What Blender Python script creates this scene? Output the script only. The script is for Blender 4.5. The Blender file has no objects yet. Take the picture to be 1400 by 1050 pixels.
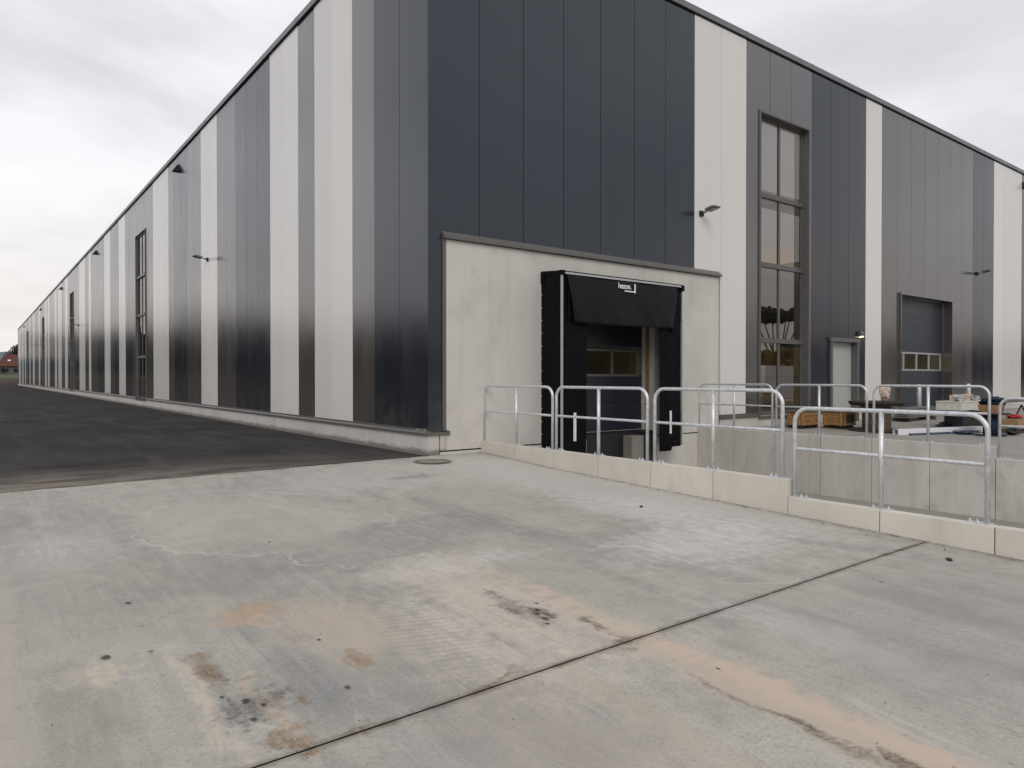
import bpy, bmesh, math, random
from mathutils import Vector, Matrix
random.seed(7)
D = bpy.data
scene = bpy.context.scene
COL = scene.collection

# ------------------------------------------------------------------ node helpers
class NT:
    def __init__(s, tree): s.t = tree; s.n = tree.nodes; s.l = tree.links
    def put(s, sock, v):
        if v is None: return
        if isinstance(v, bpy.types.NodeSocket): s.l.new(v, sock)
        elif isinstance(v, (tuple, list)) and len(v) == 3 and sock.type == 'RGBA': sock.default_value = (*v, 1)
        else: sock.default_value = v
    def math(s, op, a, b=0.0, c=None, clamp=False):
        n = s.n.new('ShaderNodeMath'); n.operation = op; n.use_clamp = clamp
        s.put(n.inputs[0], a); s.put(n.inputs[1], b)
        if c is not None: s.put(n.inputs[2], c)
        return n.outputs[0]
    def vmath(s, op, a, b=(0, 0, 0), out=0):
        n = s.n.new('ShaderNodeVectorMath'); n.operation = op
        s.put(n.inputs[0], a); s.put(n.inputs[1], b)
        return n.outputs[out]
    def mix(s, f, a, b, mode='MIX'):
        n = s.n.new('ShaderNodeMix'); n.data_type = 'RGBA'; n.blend_type = mode
        s.put(n.inputs[0], f); s.put(n.inputs[6], a); s.put(n.inputs[7], b)
        return n.outputs[2]
    def noise(s, vec, scale, detail=4, rough=.55, dist=0.0, out=0):
        n = s.n.new('ShaderNodeTexNoise'); s.put(n.inputs['Vector'], vec)
        n.inputs['Scale'].default_value = scale; n.inputs['Detail'].default_value = detail
        n.inputs['Roughness'].default_value = rough; n.inputs['Distortion'].default_value = dist
        return n.outputs[out]
    def map(s, vec, scale=(1, 1, 1), loc=(0, 0, 0)):
        n = s.n.new('ShaderNodeMapping'); s.put(n.inputs[0], vec)
        n.inputs['Scale'].default_value = scale; n.inputs['Location'].default_value = loc
        return n.outputs[0]
    def rng(s, v, a, b, c=0.0, d=1.0, smooth=False):
        n = s.n.new('ShaderNodeMapRange'); s.put(n.inputs[0], v)
        if smooth: n.interpolation_type = 'SMOOTHSTEP'
        for i, q in enumerate((a, b, c, d)): n.inputs[i + 1].default_value = q
        return n.outputs[0]
    def pos(s):
        return s.n.new('ShaderNodeNewGeometry').outputs['Position']
    def voro(s, vec, scale, out='Distance', rand=1.0):
        n = s.n.new('ShaderNodeTexVoronoi'); s.put(n.inputs['Vector'], vec)
        n.inputs['Scale'].default_value = scale; n.inputs['Randomness'].default_value = rand
        return n.outputs[out]
    def bump(s, h, strength, dist=.01):
        n = s.n.new('ShaderNodeBump'); s.put(n.inputs['Height'], h)
        n.inputs['Strength'].default_value = strength; n.inputs['Distance'].default_value = dist
        return n.outputs[0]
    def sep(s, v):
        n = s.n.new('ShaderNodeSeparateXYZ'); s.put(n.inputs[0], v); return n.outputs

def new_mat(name):
    m = D.materials.new(name); m.use_nodes = True
    t = NT(m.node_tree); b = t.n['Principled BSDF']
    return m, t, b

def simple(name, col, rough=.6, metal=0.0, ior=1.45, var=.12, vs=6.0, bump=0.0, rvar=.1):
    m, t, b = new_mat(name); p = t.pos()
    n = t.noise(p, vs, 5)
    f = t.rng(n, .3, .7, 1 - var, 1 + var)
    c = t.vmath('MULTIPLY', col, f)
    t.put(b.inputs['Base Color'], c)
    t.put(b.inputs['Roughness'], t.rng(t.noise(p, vs * 2.3, 3), .3, .7, max(0.02, rough - rvar), min(1, rough + rvar)))
    b.inputs['Metallic'].default_value = metal; b.inputs['IOR'].default_value = ior
    if bump: t.put(b.inputs['Normal'], t.bump(t.noise(p, vs * 12, 4), bump, .004))
    return m

def cladding(name, col, ior, rough, tint=(1, 1, 1)):
    m, t, b = new_mat(name); p = t.pos()
    s = t.sep(p)
    # dust film, slightly different panel to panel, thin runs of dirt from rain
    u = t.math('ADD', s[0], s[1])
    pan = t.n.new('ShaderNodeTexWhiteNoise'); pan.noise_dimensions = '1D'
    t.put(pan.inputs['W'], t.math('FLOOR', t.math('SUBTRACT', u, .05)))
    k = t.rng(pan.outputs[0], 0, 1, .95, 1.05)
    runs = t.rng(t.noise(t.map(p, (5, 5, .15)), 1, 2), .35, .75, .985, 1.02)
    c = t.vmath('MULTIPLY', t.vmath('MULTIPLY', col, k), runs)
    dust = t.math('MULTIPLY', t.rng(s[2], .3, 1.3, 1, 0, True), t.rng(t.noise(p, 2.5, 5), .35, .7, 0, .16))
    c = t.mix(dust, c, (.30, .27, .23))
    t.put(b.inputs['Base Color'], c)
    t.put(b.inputs['Roughness'], t.rng(t.noise(t.map(p, (2, 2, .5)), 1, 4), .3, .7, rough - .03, rough + .04))
    b.inputs['IOR'].default_value = ior; b.inputs['Specular Tint'].default_value = (*tint, 1)
    return m

M = {}
M['dark'] = cladding('anthracite_cladding', (.0088, .0116, .0190), 1.80, .19, (.85, .925, 1.0))
M['brown'] = cladding('grey_brown_cladding', (.044, .039, .037), 2.65, .20, (.96, .96, .97))
M['light'] = cladding('light_grey_cladding', (.72, .715, .69), 1.6, .22)
M['flash'] = simple('flashing_grey_brown', (.105, .099, .095), .38, 0, 1.7, .08, 3)
M['coping'] = simple('roof_coping', (.17, .18, .19), .4, .2, 1.6, .06, 3)
M['black'] = simple('shadow_gap', (.012, .012, .013), .8)
M['frame'] = simple('window_frame', (.105, .10, .10), .4, 0, 1.6, .05)
M['fabric'] = simple('black_shelter_fabric', (.003, .003, .004), .6, 0, 1.22, .25, 3, .25)
M['fabric_soft'] = simple('black_curtain_fabric', (.007, .0075, .009), .5, 0, 1.3, .25, 2, .25)
M['alu'] = simple('aluminium_profile', (.55, .56, .58), .35, .6, 1.5, .06)
M['white'] = simple('white_paint', (.75, .76, .8), .5, 0, 1.45, .04)
M['doorleaf'] = simple('door_leaf_navy', (.020, .024, .036), .4, 0, 1.5, .1)
M['roller'] = simple('roller_door_blue_grey', (.022, .030, .044), .38, 0, 1.6, .08)
M['greydoor'] = simple('light_grey_door', (.42, .43, .42), .45, 0, 1.5, .05)
M['rubber'] = simple('rubber_black', (.015, .015, .016), .75)
M['rubber_dust'] = simple('grit_stone', (.10, .09, .08), .9, 0, 1.4, .5, 30)
M['wood'] = simple('crate_wood', (.29, .165, .06), .75, 0, 1.45, .35, 14, .4)
M['oldwood'] = simple('weathered_wood', (.10, .075, .06), .85, 0, 1.45, .4, 10, .4)
M['darkwood'] = simple('dark_stained_wood', (.035, .028, .026), .8, 0, 1.45, .3, 10, .3)
M['card'] = simple('cardboard', (.36, .22, .12), .8, 0, 1.45, .12, 8)
M['palecard'] = simple('pale_cardboard', (.60, .48, .34), .8, 0, 1.45, .1, 8)
M['red'] = simple('red_plastic', (.42, .03, .04), .5)
M['navy'] = simple('navy_cloth', (.012, .02, .04), .85, 0, 1.45, .3, 20, .5)
M['bluefoil'] = simple('blue_grey_foil', (.07, .09, .14), .4, 0, 1.45, .4, 20, .6)
M['pinkbag'] = simple('pale_pink_plastic', (.60, .49, .43), .5, 0, 1.45, .25, 14, .5)
M['whitebox'] = simple('white_foam', (.62, .61, .55), .7, 0, 1.45, .1, 8)
M['blackplastic'] = simple('black_plastic', (.014, .015, .02), .5)
M['orange'] = simple('ochre_guide_rail', (.26, .17, .09), .6)
M['soil'] = simple('soil', (.055, .036, .026), .95, 0, 1.4, .5, .8, .5)
M['bark'] = simple('bark', (.06, .048, .038), .9, 0, 1.4, .3, 6, .5)
M['interior'] = simple('interior_wall', (.7, .66, .55), .8)
M['ochre'] = simple('ochre_for_hall_light', (.8, .56, .2), .8, 0, 1.45, .5, 2)  # yellowish light of the hall put into the colour of added boxes
M['tile'] = simple('red_roof_tiles', (.11, .04, .028), .8, 0, 1.45, .3, 1.2)
M['brick'] = simple('grey_brick', (.13, .12, .12), .85, 0, 1.45, .3, 1.5)
M['hill'] = simple('far_hill_hazed_blue', (.10, .135, .165), .95, 0, 1.4, .2, .01)  # bluish air haze is put into the hill colour
M['tyre'] = simple('tyre', (.02, .02, .02), .8)

def galv():
    m, t, b = new_mat('galvanised_steel'); p = t.pos()
    v = t.voro(p, 28, 'Color'); g = t.sep(v)[0]
    c = t.mix(t.rng(g, 0, 1, 0, 1), (.60, .62, .65), (.76, .78, .80))
    st = t.rng(t.noise(t.map(p, (6, 6, 2)), 3, 5), .5, .72, 0, .45)
    c = t.mix(st, c, (.38, .40, .42))
    t.put(b.inputs['Base Color'], c); b.inputs['Metallic'].default_value = .55
    t.put(b.inputs['Roughness'], t.rng(g, 0, 1, .36, .5))
    return m
M['galv'] = galv()

def glass(name, tint, ior, refl=(.86, .84, .82)):
    m, t, b = new_mat(name)
    out = t.n['Material Output']; t.n.remove(b)
    tr = t.n.new('ShaderNodeBsdfTransparent'); tr.inputs[0].default_value = (*tint, 1)
    gl = t.n.new('ShaderNodeBsdfGlossy'); gl.inputs['Color'].default_value = (*refl, 1); gl.inputs['Roughness'].default_value = .012
    fr = t.n.new('ShaderNodeFresnel'); fr.inputs[0].default_value = ior
    mx = t.n.new('ShaderNodeMixShader'); bf = t.n.new('ShaderNodeNewGeometry').outputs['Backfacing']; t.l.new(t.math('MULTIPLY', fr.outputs[0], t.math('SUBTRACT', 1.0, bf)), mx.inputs[0])
    t.l.new(tr.outputs[0], mx.inputs[1]); t.l.new(gl.outputs[0], mx.inputs[2]); t.l.new(mx.outputs[0], out.inputs[0])
    return m
M['glass'] = glass('coated_window_glass', (.20, .19, .17), 3.2, (.82, .80, .775))
M['doorglass'] = glass('door_window_acrylic', (.97, .94, .8), 1.5)

def emis(name, col, s):
    m, t, b = new_mat(name)
    b.inputs['Emission Color'].default_value = (*col, 1); b.inputs['Emission Strength'].default_value = s
    b.inputs['Base Color'].default_value = (*col, 1)
    return m
M['lamp'] = emis('warm_lamp_glow', (1.0, .62, .28), 5)

def concrete_wall(name, col, blotch=.22, joint=False, stain=.5):
    m, t, b = new_mat(name); p = t.pos(); s = t.sep(p)
    a = t.rng(t.noise(t.map(p, (1, 1, .6)), 1.1, 5, .6, .6), .3, .7, 1 - blotch, 1 + blotch)
    c = t.vmath('MULTIPLY', col, a)
    # formwork water runs
    r = t.rng(t.noise(t.map(p, (5, 5, .35)), 1, 4), .5, .75, 0, .35)
    c = t.mix(t.math('MULTIPLY', r, stain), c, (.26, .235, .20))
    g = t.rng(t.noise(t.map(p, (1, 1, 1), (7, 3, 1)), 1.6, 5, .6, 1.0), .56, .74, 0, .55)
    c = t.mix(t.math('MULTIPLY', g, stain), c, (.22, .20, .15))
    # per element tint
    w = t.n.new('ShaderNodeTexWhiteNoise'); w.noise_dimensions = '1D'; t.put(w.inputs['W'], t.math('FLOOR', s[1]))
    if joint: c = t.vmath('MULTIPLY', c, t.rng(w.outputs[0], 0, 1, .93, 1.06))
    # air holes
    v = t.voro(p, 7); hole = t.rng(v, .03, .06, 1, 0)
    c = t.mix(t.math('MULTIPLY', hole, .5), c, (.12, .11, .1))
    if name.startswith('plinth'):
        sz = t.math('ADD', s[2], t.math('MULTIPLY', t.noise(t.map(p, (3, 3, 9)), 1, 5, .7), -.16))
        c = t.mix(t.rng(sz, -.05, .03, .8, 0), c, (.10, .09, .08))
    t.put(b.inputs['Base Color'], c); t.put(b.inputs['Roughness'], t.rng(a, .7, 1.3, .72, .9))
    t.put(b.inputs['Normal'], t.bump(t.noise(p, 40, 5), .18, .004))
    return m
M['precast'] = concrete_wall('precast_panel_concrete', (.60, .58, .545), .09, False, .35)
M['curb'] = concrete_wall('cast_retaining_concrete', (.62, .585, .52), .09, True, .3)
M['oldcurb'] = concrete_wall('weathered_retaining_concrete', (.57, .55, .51), .12, True, .75)
M['plinth'] = concrete_wall('plinth_concrete', (.54, .52, .485), .12, False, .35)
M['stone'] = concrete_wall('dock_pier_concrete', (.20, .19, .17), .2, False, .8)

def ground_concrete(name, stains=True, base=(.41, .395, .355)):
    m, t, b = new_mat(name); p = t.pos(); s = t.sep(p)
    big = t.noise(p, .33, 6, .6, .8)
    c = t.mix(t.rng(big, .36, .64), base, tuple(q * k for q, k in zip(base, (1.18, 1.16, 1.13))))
    g2 = t.rng(t.noise(t.map(p, (1.0, .35, 1), (3, 9, 0)), .8, 6, .62, 1.2), .46, .62)
    c = t.mix(t.math('MULTIPLY', g2, .85), c, (.30, .295, .27))
    # broom / sweeping streaks running along y
    st = t.noise(t.map(p, (7, .45, 1)), 1, 5, .65, .4)
    c = t.mix(t.rng(st, .52, .72, 0, .42), c, (.50, .47, .43))
    st2 = t.noise(t.map(p, (16, .8, 1), (2, 0, 0)), 1, 4, .6)
    c = t.mix(t.rng(st2, .5, .75, 0, .25), c, (.20, .195, .185))
    # light scuffs and scratches in patches, worn pits
    sc_ = t.rng(t.noise(t.map(p, (34, 1.1, 1), (1, 8, 0)), 1, 4, .7, .6), .60, .70, 0, 1)
    pt = t.rng(t.noise(t.map(p, (1, .5, 1), (6, 1, 0)), .9, 3), .48, .62, 0, .55)
    c = t.mix(t.math('MULTIPLY', sc_, pt), c, (.60, .57, .52))
    sc_ = t.rng(t.noise(t.map(p, (24, .9, 1), (4, 3, 0)), 1, 4, .7, .6), .58, .70, 0, .5)
    pt = t.rng(t.noise(t.map(p, (1, .5, 1), (2, 14, 0)), .8, 3), .45, .6, 0, 1)
    c = t.mix(t.math('MULTIPLY', sc_, pt), c, (.17, .165, .155))
    mo = t.noise(p, 4.5, 8, .78)
    c = t.mix(t.rng(mo, .5, .72, 0, .65), c, (.25, .245, .215))
    c = t.mix(t.rng(mo, .5, .3, 0, .35), c, (.52, .49, .44))
    # fine grain
    fg = t.noise(p, 55, 4, .7)
    c = t.mix(t.rng(fg, .45, .72, 0, .55), c, (.20, .19, .175))
    c = t.mix(t.rng(t.noise(p, 18, 5, .75), .52, .72, 0, .45), c, (.50, .47, .42))
    # tide marks of dried puddles: thin pale contour lines
    for sc, lc, amt in ((.42, (0, 0, 0), .35), (.75, (11, 4, 0), .25)):
        nn = t.noise(t.map(p, (1, .55, 1), lc), sc, 3, .5, .7)
        ln = t.rng(t.math('ABSOLUTE', t.math('SUBTRACT', nn, .52)), 0, .0055, 1, 0)
        brk = t.rng(t.noise(p, 1.1, 2), .48, .6)
        c = t.mix(t.math('MULTIPLY', t.math('MULTIPLY', ln, brk), amt), c, (.62, .59, .53))
    rough = t.rng(big, .3, .7, .62, .85)
    if stains:
        dn = t.noise(p, 2.6, 5, .65, 0, 1)
        dv = t.vmath('MULTIPLY', t.vmath('SUBTRACT', dn, (.5, .5, .5)), (1.0, 1.0, 0))
        fine = t.noise(p, 9, 5, .7)
        g1 = t.rng(t.noise(t.map(p, (22, 2.2, 1)), 1, 5, .7), .38, .60, .45, 1.0)
        g2_ = t.rng(t.noise(p, 38, 5, .8), .40, .56, .5, 1.0)
        grainy = t.math('MULTIPLY', g1, g2_)
        pd = t.vmath('ADD', p, t.vmath('MULTIPLY', dv, (.35, .9, 0)))
        def blob(c, cx, cy, rx, ry, col, amt, soft=.6, grain=1.0, warp=True, rot=0):
            q = t.vmath('SUBTRACT', pd if warp else p, (cx, cy, 0))
            if rot:
                r = t.n.new('ShaderNodeVectorRotate'); r.inputs['Angle'].default_value = rot; t.put(r.inputs[0], q); q = r.outputs[0]
            q = t.vmath('MULTIPLY', q, (1 / rx, 1 / ry, 0))
            L = t.vmath('LENGTH', q, out=1)
            L = t.math('ADD', L, t.math('MULTIPLY', t.math('SUBTRACT', fine, .5), grain))
            f = t.rng(L, 1 - soft, 1 + soft * .3, amt, 0, True)
            if warp and max(rx, ry) < 3: f = t.math('MULTIPLY', f, grainy)
            return t.mix(f, c, col)
        tan = (.475, .40, .325); rust = (.17, .115, .06); oil = (.035, .032, .03)
        pale = (.52, .50, .465)
        # pale scrubbed bands by the kerb and by the corner, darker damp patches
        c = blob(c, .5, -3.2, 1.1, 4.4, pale, .75)
        c = blob(c, -.7, -6.2, 1.2, .75, (.66, .65, .63), .85, .8, 1.6)
        c = blob(c, -.1, -5.0, .7, 1.3, (.62, .61, .585), .7, .8, 1.4)
        c = blob(c, -3.0, -5.5, .9, .3, (.60, .585, .55), .8, .8, 1.4)
        c = blob(c, -2.0, -8.0, .25, 1.2, (.56, .54, .50), .6, .8, 1.8)
        c = blob(c, -5.5, -3.4, .5, 1.2, (.53, .51, .46), .7, .8, 1.4)
        c = blob(c, -1.3, -1.4, 2.6, 1.3, pale, .75)
        c = blob(c, -3.7, -3.0, 1.3, 1.5, (.50, .465, .41), .7, .5, .8)
        c = blob(c, -2.6, -4.3, 1.1, .55, (.24, .235, .225), .75, .35, .6)
        c = blob(c, -3.5, -4.9, 1.2, .30, (.25, .245, .235), .7, .4, .7)
        c = blob(c, -5.3, -4.6, .9, 1.2, (.27, .265, .235), .55, .5, .6)
        c = blob(c, -6.02, -5.2, .11, 3.0, (.44, .40, .34), .5, .6, 1.2)
        c = blob(c, -5.75, -6.6, .22, .9, (.26, .255, .225), .6, .6, .8)
        c = blob(c, -1.2, -8.6, 1.6, .8, (.275, .275, .27), .5, .6, .9)
        c = blob(c, -4.3, -8.1, .9, .5, (.27, .27, .275), .5, .6, .9)
        # edge of the dried puddle: a crisp pale rim
        for (px_, py_, rx_, ry_) in ((-3.7, -3.0, 1.25, 1.45), (-2.9, -4.6, 1.15, .6)):
            q = t.vmath('MULTIPLY', t.vmath('SUBTRACT', pd, (px_, py_, 0)), (1 / rx_, 1 / ry_, 0))
            L_ = t.vmath('LENGTH', q, out=1)
            rim = t.rng(t.math('ABSOLUTE', t.math('SUBTRACT', L_, .98)), 0, .028, .4, 0)
            rim = t.math('MULTIPLY', rim, t.rng(t.noise(p, 1.3, 3), .46, .56))
            c = t.mix(rim, c, (.66, .63, .57))
        # dust tracks left by parked wheels
        c = blob(c, -2.93, -8.9, .21, 3.8, (.50, .42, .34), .95, .7, 1.9)
        c = blob(c, -2.86, -8.6, .10, 3.3, (.55, .455, .365), .8, .9, 3.0)
        c = blob(c, -3.30, -6.5, .42, 1.3, (.60, .52, .44), 1.0, .8, 1.8)
        c = blob(c, -3.80, -6.9, .30, 1.0, (.58, .52, .46), .95, .8, 2.0)
        c = blob(c, -4.30, -6.2, .42, .7, tan, 1.0, .6, 1.6)
        c = blob(c, -4.72, -5.70, .26, .22, (.50, .33, .20), 1.0, .8, 1.2)
        c = blob(c, -5.22, -6.75, .055, .9, (.56, .48, .40), 1.0, .6, 1.6)
        c = blob(c, -4.99, -7.0, .05, .55, (.56, .44, .33), 1.0, .5, 2.0)
        c = blob(c, -4.72, -6.85, .20, .55, (.225, .225, .23), .8, .6, 1.0)
        c = blob(c, -5.62, -6.1, .16, .2, (.58, .50, .40), .9, .8, 2.0)
        c = blob(c, -4.1, -8.5, .5, 1.6, tan, .6, .8, 2.0)
        c = blob(c, -3.6, -8.0, .14, .9, tan, .8, .8, 2.0)
        # rust and oil
        c = blob(c, -5.12, -6.42, .085, .25, (.20, .13, .06), 1.0, .8, 1.6)
        c = blob(c, -5.08, -6.52, .05, .10, (.12, .08, .045), 1.0, .8, 1.6)
        c = blob(c, -4.86, -7.03, .04, .16, (.22, .15, .07), 1.0, .8, 1.8)
        c = blob(c, -4.42, -6.72, .07, .20, (.26, .17, .10), .9, .8, 1.8)
        c = blob(c, -5.05, -7.38, .13, .09, (.22, .15, .08), 1.0, .8, 1.8)
        c = blob(c, -4.75, -7.42, .13, .06, (.18, .13, .07), 1.0, .8, 1.8)
        c = blob(c, -3.95, -7.43, .25, .05, (.2, .15, .09), .9, .8, 1.8)
        c = blob(c, -3.05, -7.42, .12, .10, (.08, .06, .04), 1.0, .8, 1.6)
        c = blob(c, -3.08, -8.6, .045, .6, (.12, .10, .075), 1.0, .8, 1.8)
        c = blob(c, -3.04, -9.02, .07, .08, (.09, .045, .022), 1.0, .6, 1.2)
        c = blob(c, -3.2, -9.12, .13, .12, oil, .95, .9, 3.2)
        c = blob(c, -3.08, -9.2, .10, .16, oil, .95, .9, 3.4)
        c = blob(c, -3.22, -6.6, .10, .55, (.12, .115, .105), .9, .9, 3.8)
        c = blob(c, -3.12, -6.75, .08, .22, oil, 1.0, .8, 3.0)
        c = blob(c, -5.04, -6.95, .17, .30, (.06, .06, .055), .95, .9, 3.4)
        c = blob(c, -3.0, -7.1, .06, .16, oil, .9, .9, 3.4)
        for (x, y, r) in ((-3.19, -6.87, .04), (-3.17, -6.78, .022), (-3.12, -6.72, .02), (-3.23, -6.95, .018), (-3.05, -6.62, .02),
                          (-5.08, -6.86, .03), (-5.02, -6.95, .02), (-5.10, -7.06, .026), (-5.16, -6.75, .016),
                          (-4.62, -7.02, .028), (-4.5, -6.35, .02), (-5.55, -5.9, .035), (-4.0, -3.95, .02),
                          (-5.3, -5.0, .03), (-2.9, -8.0, .015), (-.6, -7.8, .02)):
            c = blob(c, x, y, r * .8, r * 1.25, oil, .9, .6, 1.6, False)
        # grey tyre prints: short bars
        bars = t.math('SINE', t.math('MULTIPLY', t.math('ADD', s[1], t.math('MULTIPLY', s[0], .35)), 95))
        reg = t.rng(t.vmath('LENGTH', t.vmath('MULTIPLY', t.vmath('SUBTRACT', pd, (-3.95, -6.6, 0)), (1 / .3, 1 / .95, 0)), out=1), .5, 1.1, .3, 0)
        c = t.mix(t.math('MULTIPLY', t.rng(bars, .1, .8), reg), c, (.27, .26, .25))
        # dirt gathered along the expansion joint
        dj = t.math('ABSOLUTE', t.math('SUBTRACT', s[1], -7.45))
        f = t.math('MULTIPLY', t.rng(dj, .003, .05, 1, 0), t.rng(t.noise(p, 3.5, 6, .75), .38, .62, .2, 1))
        c = t.mix(f, c, (.12, .10, .075))
        # dirt along the foot of the kerb
        dk = t.math('ABSOLUTE', t.math('SUBTRACT', s[0], 1.06))
        f = t.math('MULTIPLY', t.rng(dk, 0, .14, .75, 0), t.rng(fine, .35, .65, .2, 1))
        c = t.mix(f, c, (.16, .14, .12))
        wet = blob(t.mix(0, (0, 0, 0), (0, 0, 0)), -1.16, -1.62, .5, .13, (1, 1, 1), .8)
        c = t.mix(t.sep(wet)[0], c, (.20, .185, .165))
        # random gravel specks
    v = t.voro(p, 2.1); col = t.sep(t.voro(p, 2.1, 'Color'))
    sp = t.math('MULTIPLY', t.rng(v, .02, .05, 1, 0), t.math('GREATER_THAN', col[0], .45))
    c = t.mix(t.math('MULTIPLY', sp, .8), c, (.07, .06, .05))
    v = t.voro(p, 9); col = t.sep(t.voro(p, 9, 'Color'))
    sp = t.math('MULTIPLY', t.rng(v, .04, .10, 1, 0), t.math('GREATER_THAN', col[0], .86))
    c = t.mix(t.math('MULTIPLY', sp, .6), c, (.10, .09, .08))
    t.put(b.inputs['Base Color'], c); t.put(b.inputs['Roughness'], rough)
    b.inputs['IOR'].default_value = 1.4
    h = t.math('ADD', t.math('MULTIPLY', t.noise(p, 90, 4, .7), .6), t.math('MULTIPLY', st2, .5))
    t.put(b.inputs['Normal'], t.bump(h, .22, .003))
    return m
M['gconc'] = ground_concrete('yard_concrete_stained')
M['yconc'] = ground_concrete('yard_concrete_plain', False, (.30, .285, .265))
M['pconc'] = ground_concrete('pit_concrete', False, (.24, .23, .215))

def asphalt():
    m, t, b = new_mat('asphalt'); p = t.pos(); s = t.sep(p)
    c = t.mix(t.rng(t.noise(p, .5, 5), .35, .65), (.036, .034, .0345), (.058, .055, .055))
    st = t.noise(t.map(p, (1.6, .22, 1)), 1, 5, .6, .5)
    c = t.mix(t.rng(st, .50, .72, 0, .45), c, (.105, .097, .092))
    # pale dust tracked in over the seam with the concrete
    ed = t.math('MULTIPLY', t.rng(s[1], 0, 2.4, 1, 0), t.rng(s[0], -5, -1.0, 1, .15))
    f = t.math('MULTIPLY', ed, t.rng(t.noise(t.map(p, (.8, 2.4, 1)), 1, 6, .7), .36, .56, .1, .95))
    c = t.mix(f, c, (.27, .235, .20))
    ag = t.noise(p, 120, 3, .7)
    c = t.mix(t.rng(ag, .5, .75, 0, .5), c, (.12, .115, .11))
    t.put(b.inputs['Base Color'], c); b.inputs['Roughness'].default_value = .95; b.inputs['IOR'].default_value = 1.1
    t.put(b.inputs['Normal'], t.bump(ag, .5, .004))
    return m
M['asphalt'] = asphalt()

def grass_mat(name, a, bcol):
    m, t, b = new_mat(name); p = t.pos()
    c = t.mix(t.rng(t.noise(p, .4, 6), .35, .65), a, bcol)
    t.put(b.inputs['Base Color'], c); b.inputs['Roughness'].default_value = .95
    t.put(b.inputs['Normal'], t.bump(t.noise(p, 6, 4), .6, .1))
    return m
M['grass'] = grass_mat('meadow_grass', (.050, .075, .022), (.07, .10, .03))
M['field'] = grass_mat('dull_field', (.030, .028, .018), (.045, .04, .026))
M['leaf'] = grass_mat('dark_foliage', (.022, .032, .016), (.045, .055, .028))
M['wood_far'] = grass_mat('far_wood_foliage', (.014, .016, .011), (.028, .028, .02))

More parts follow.
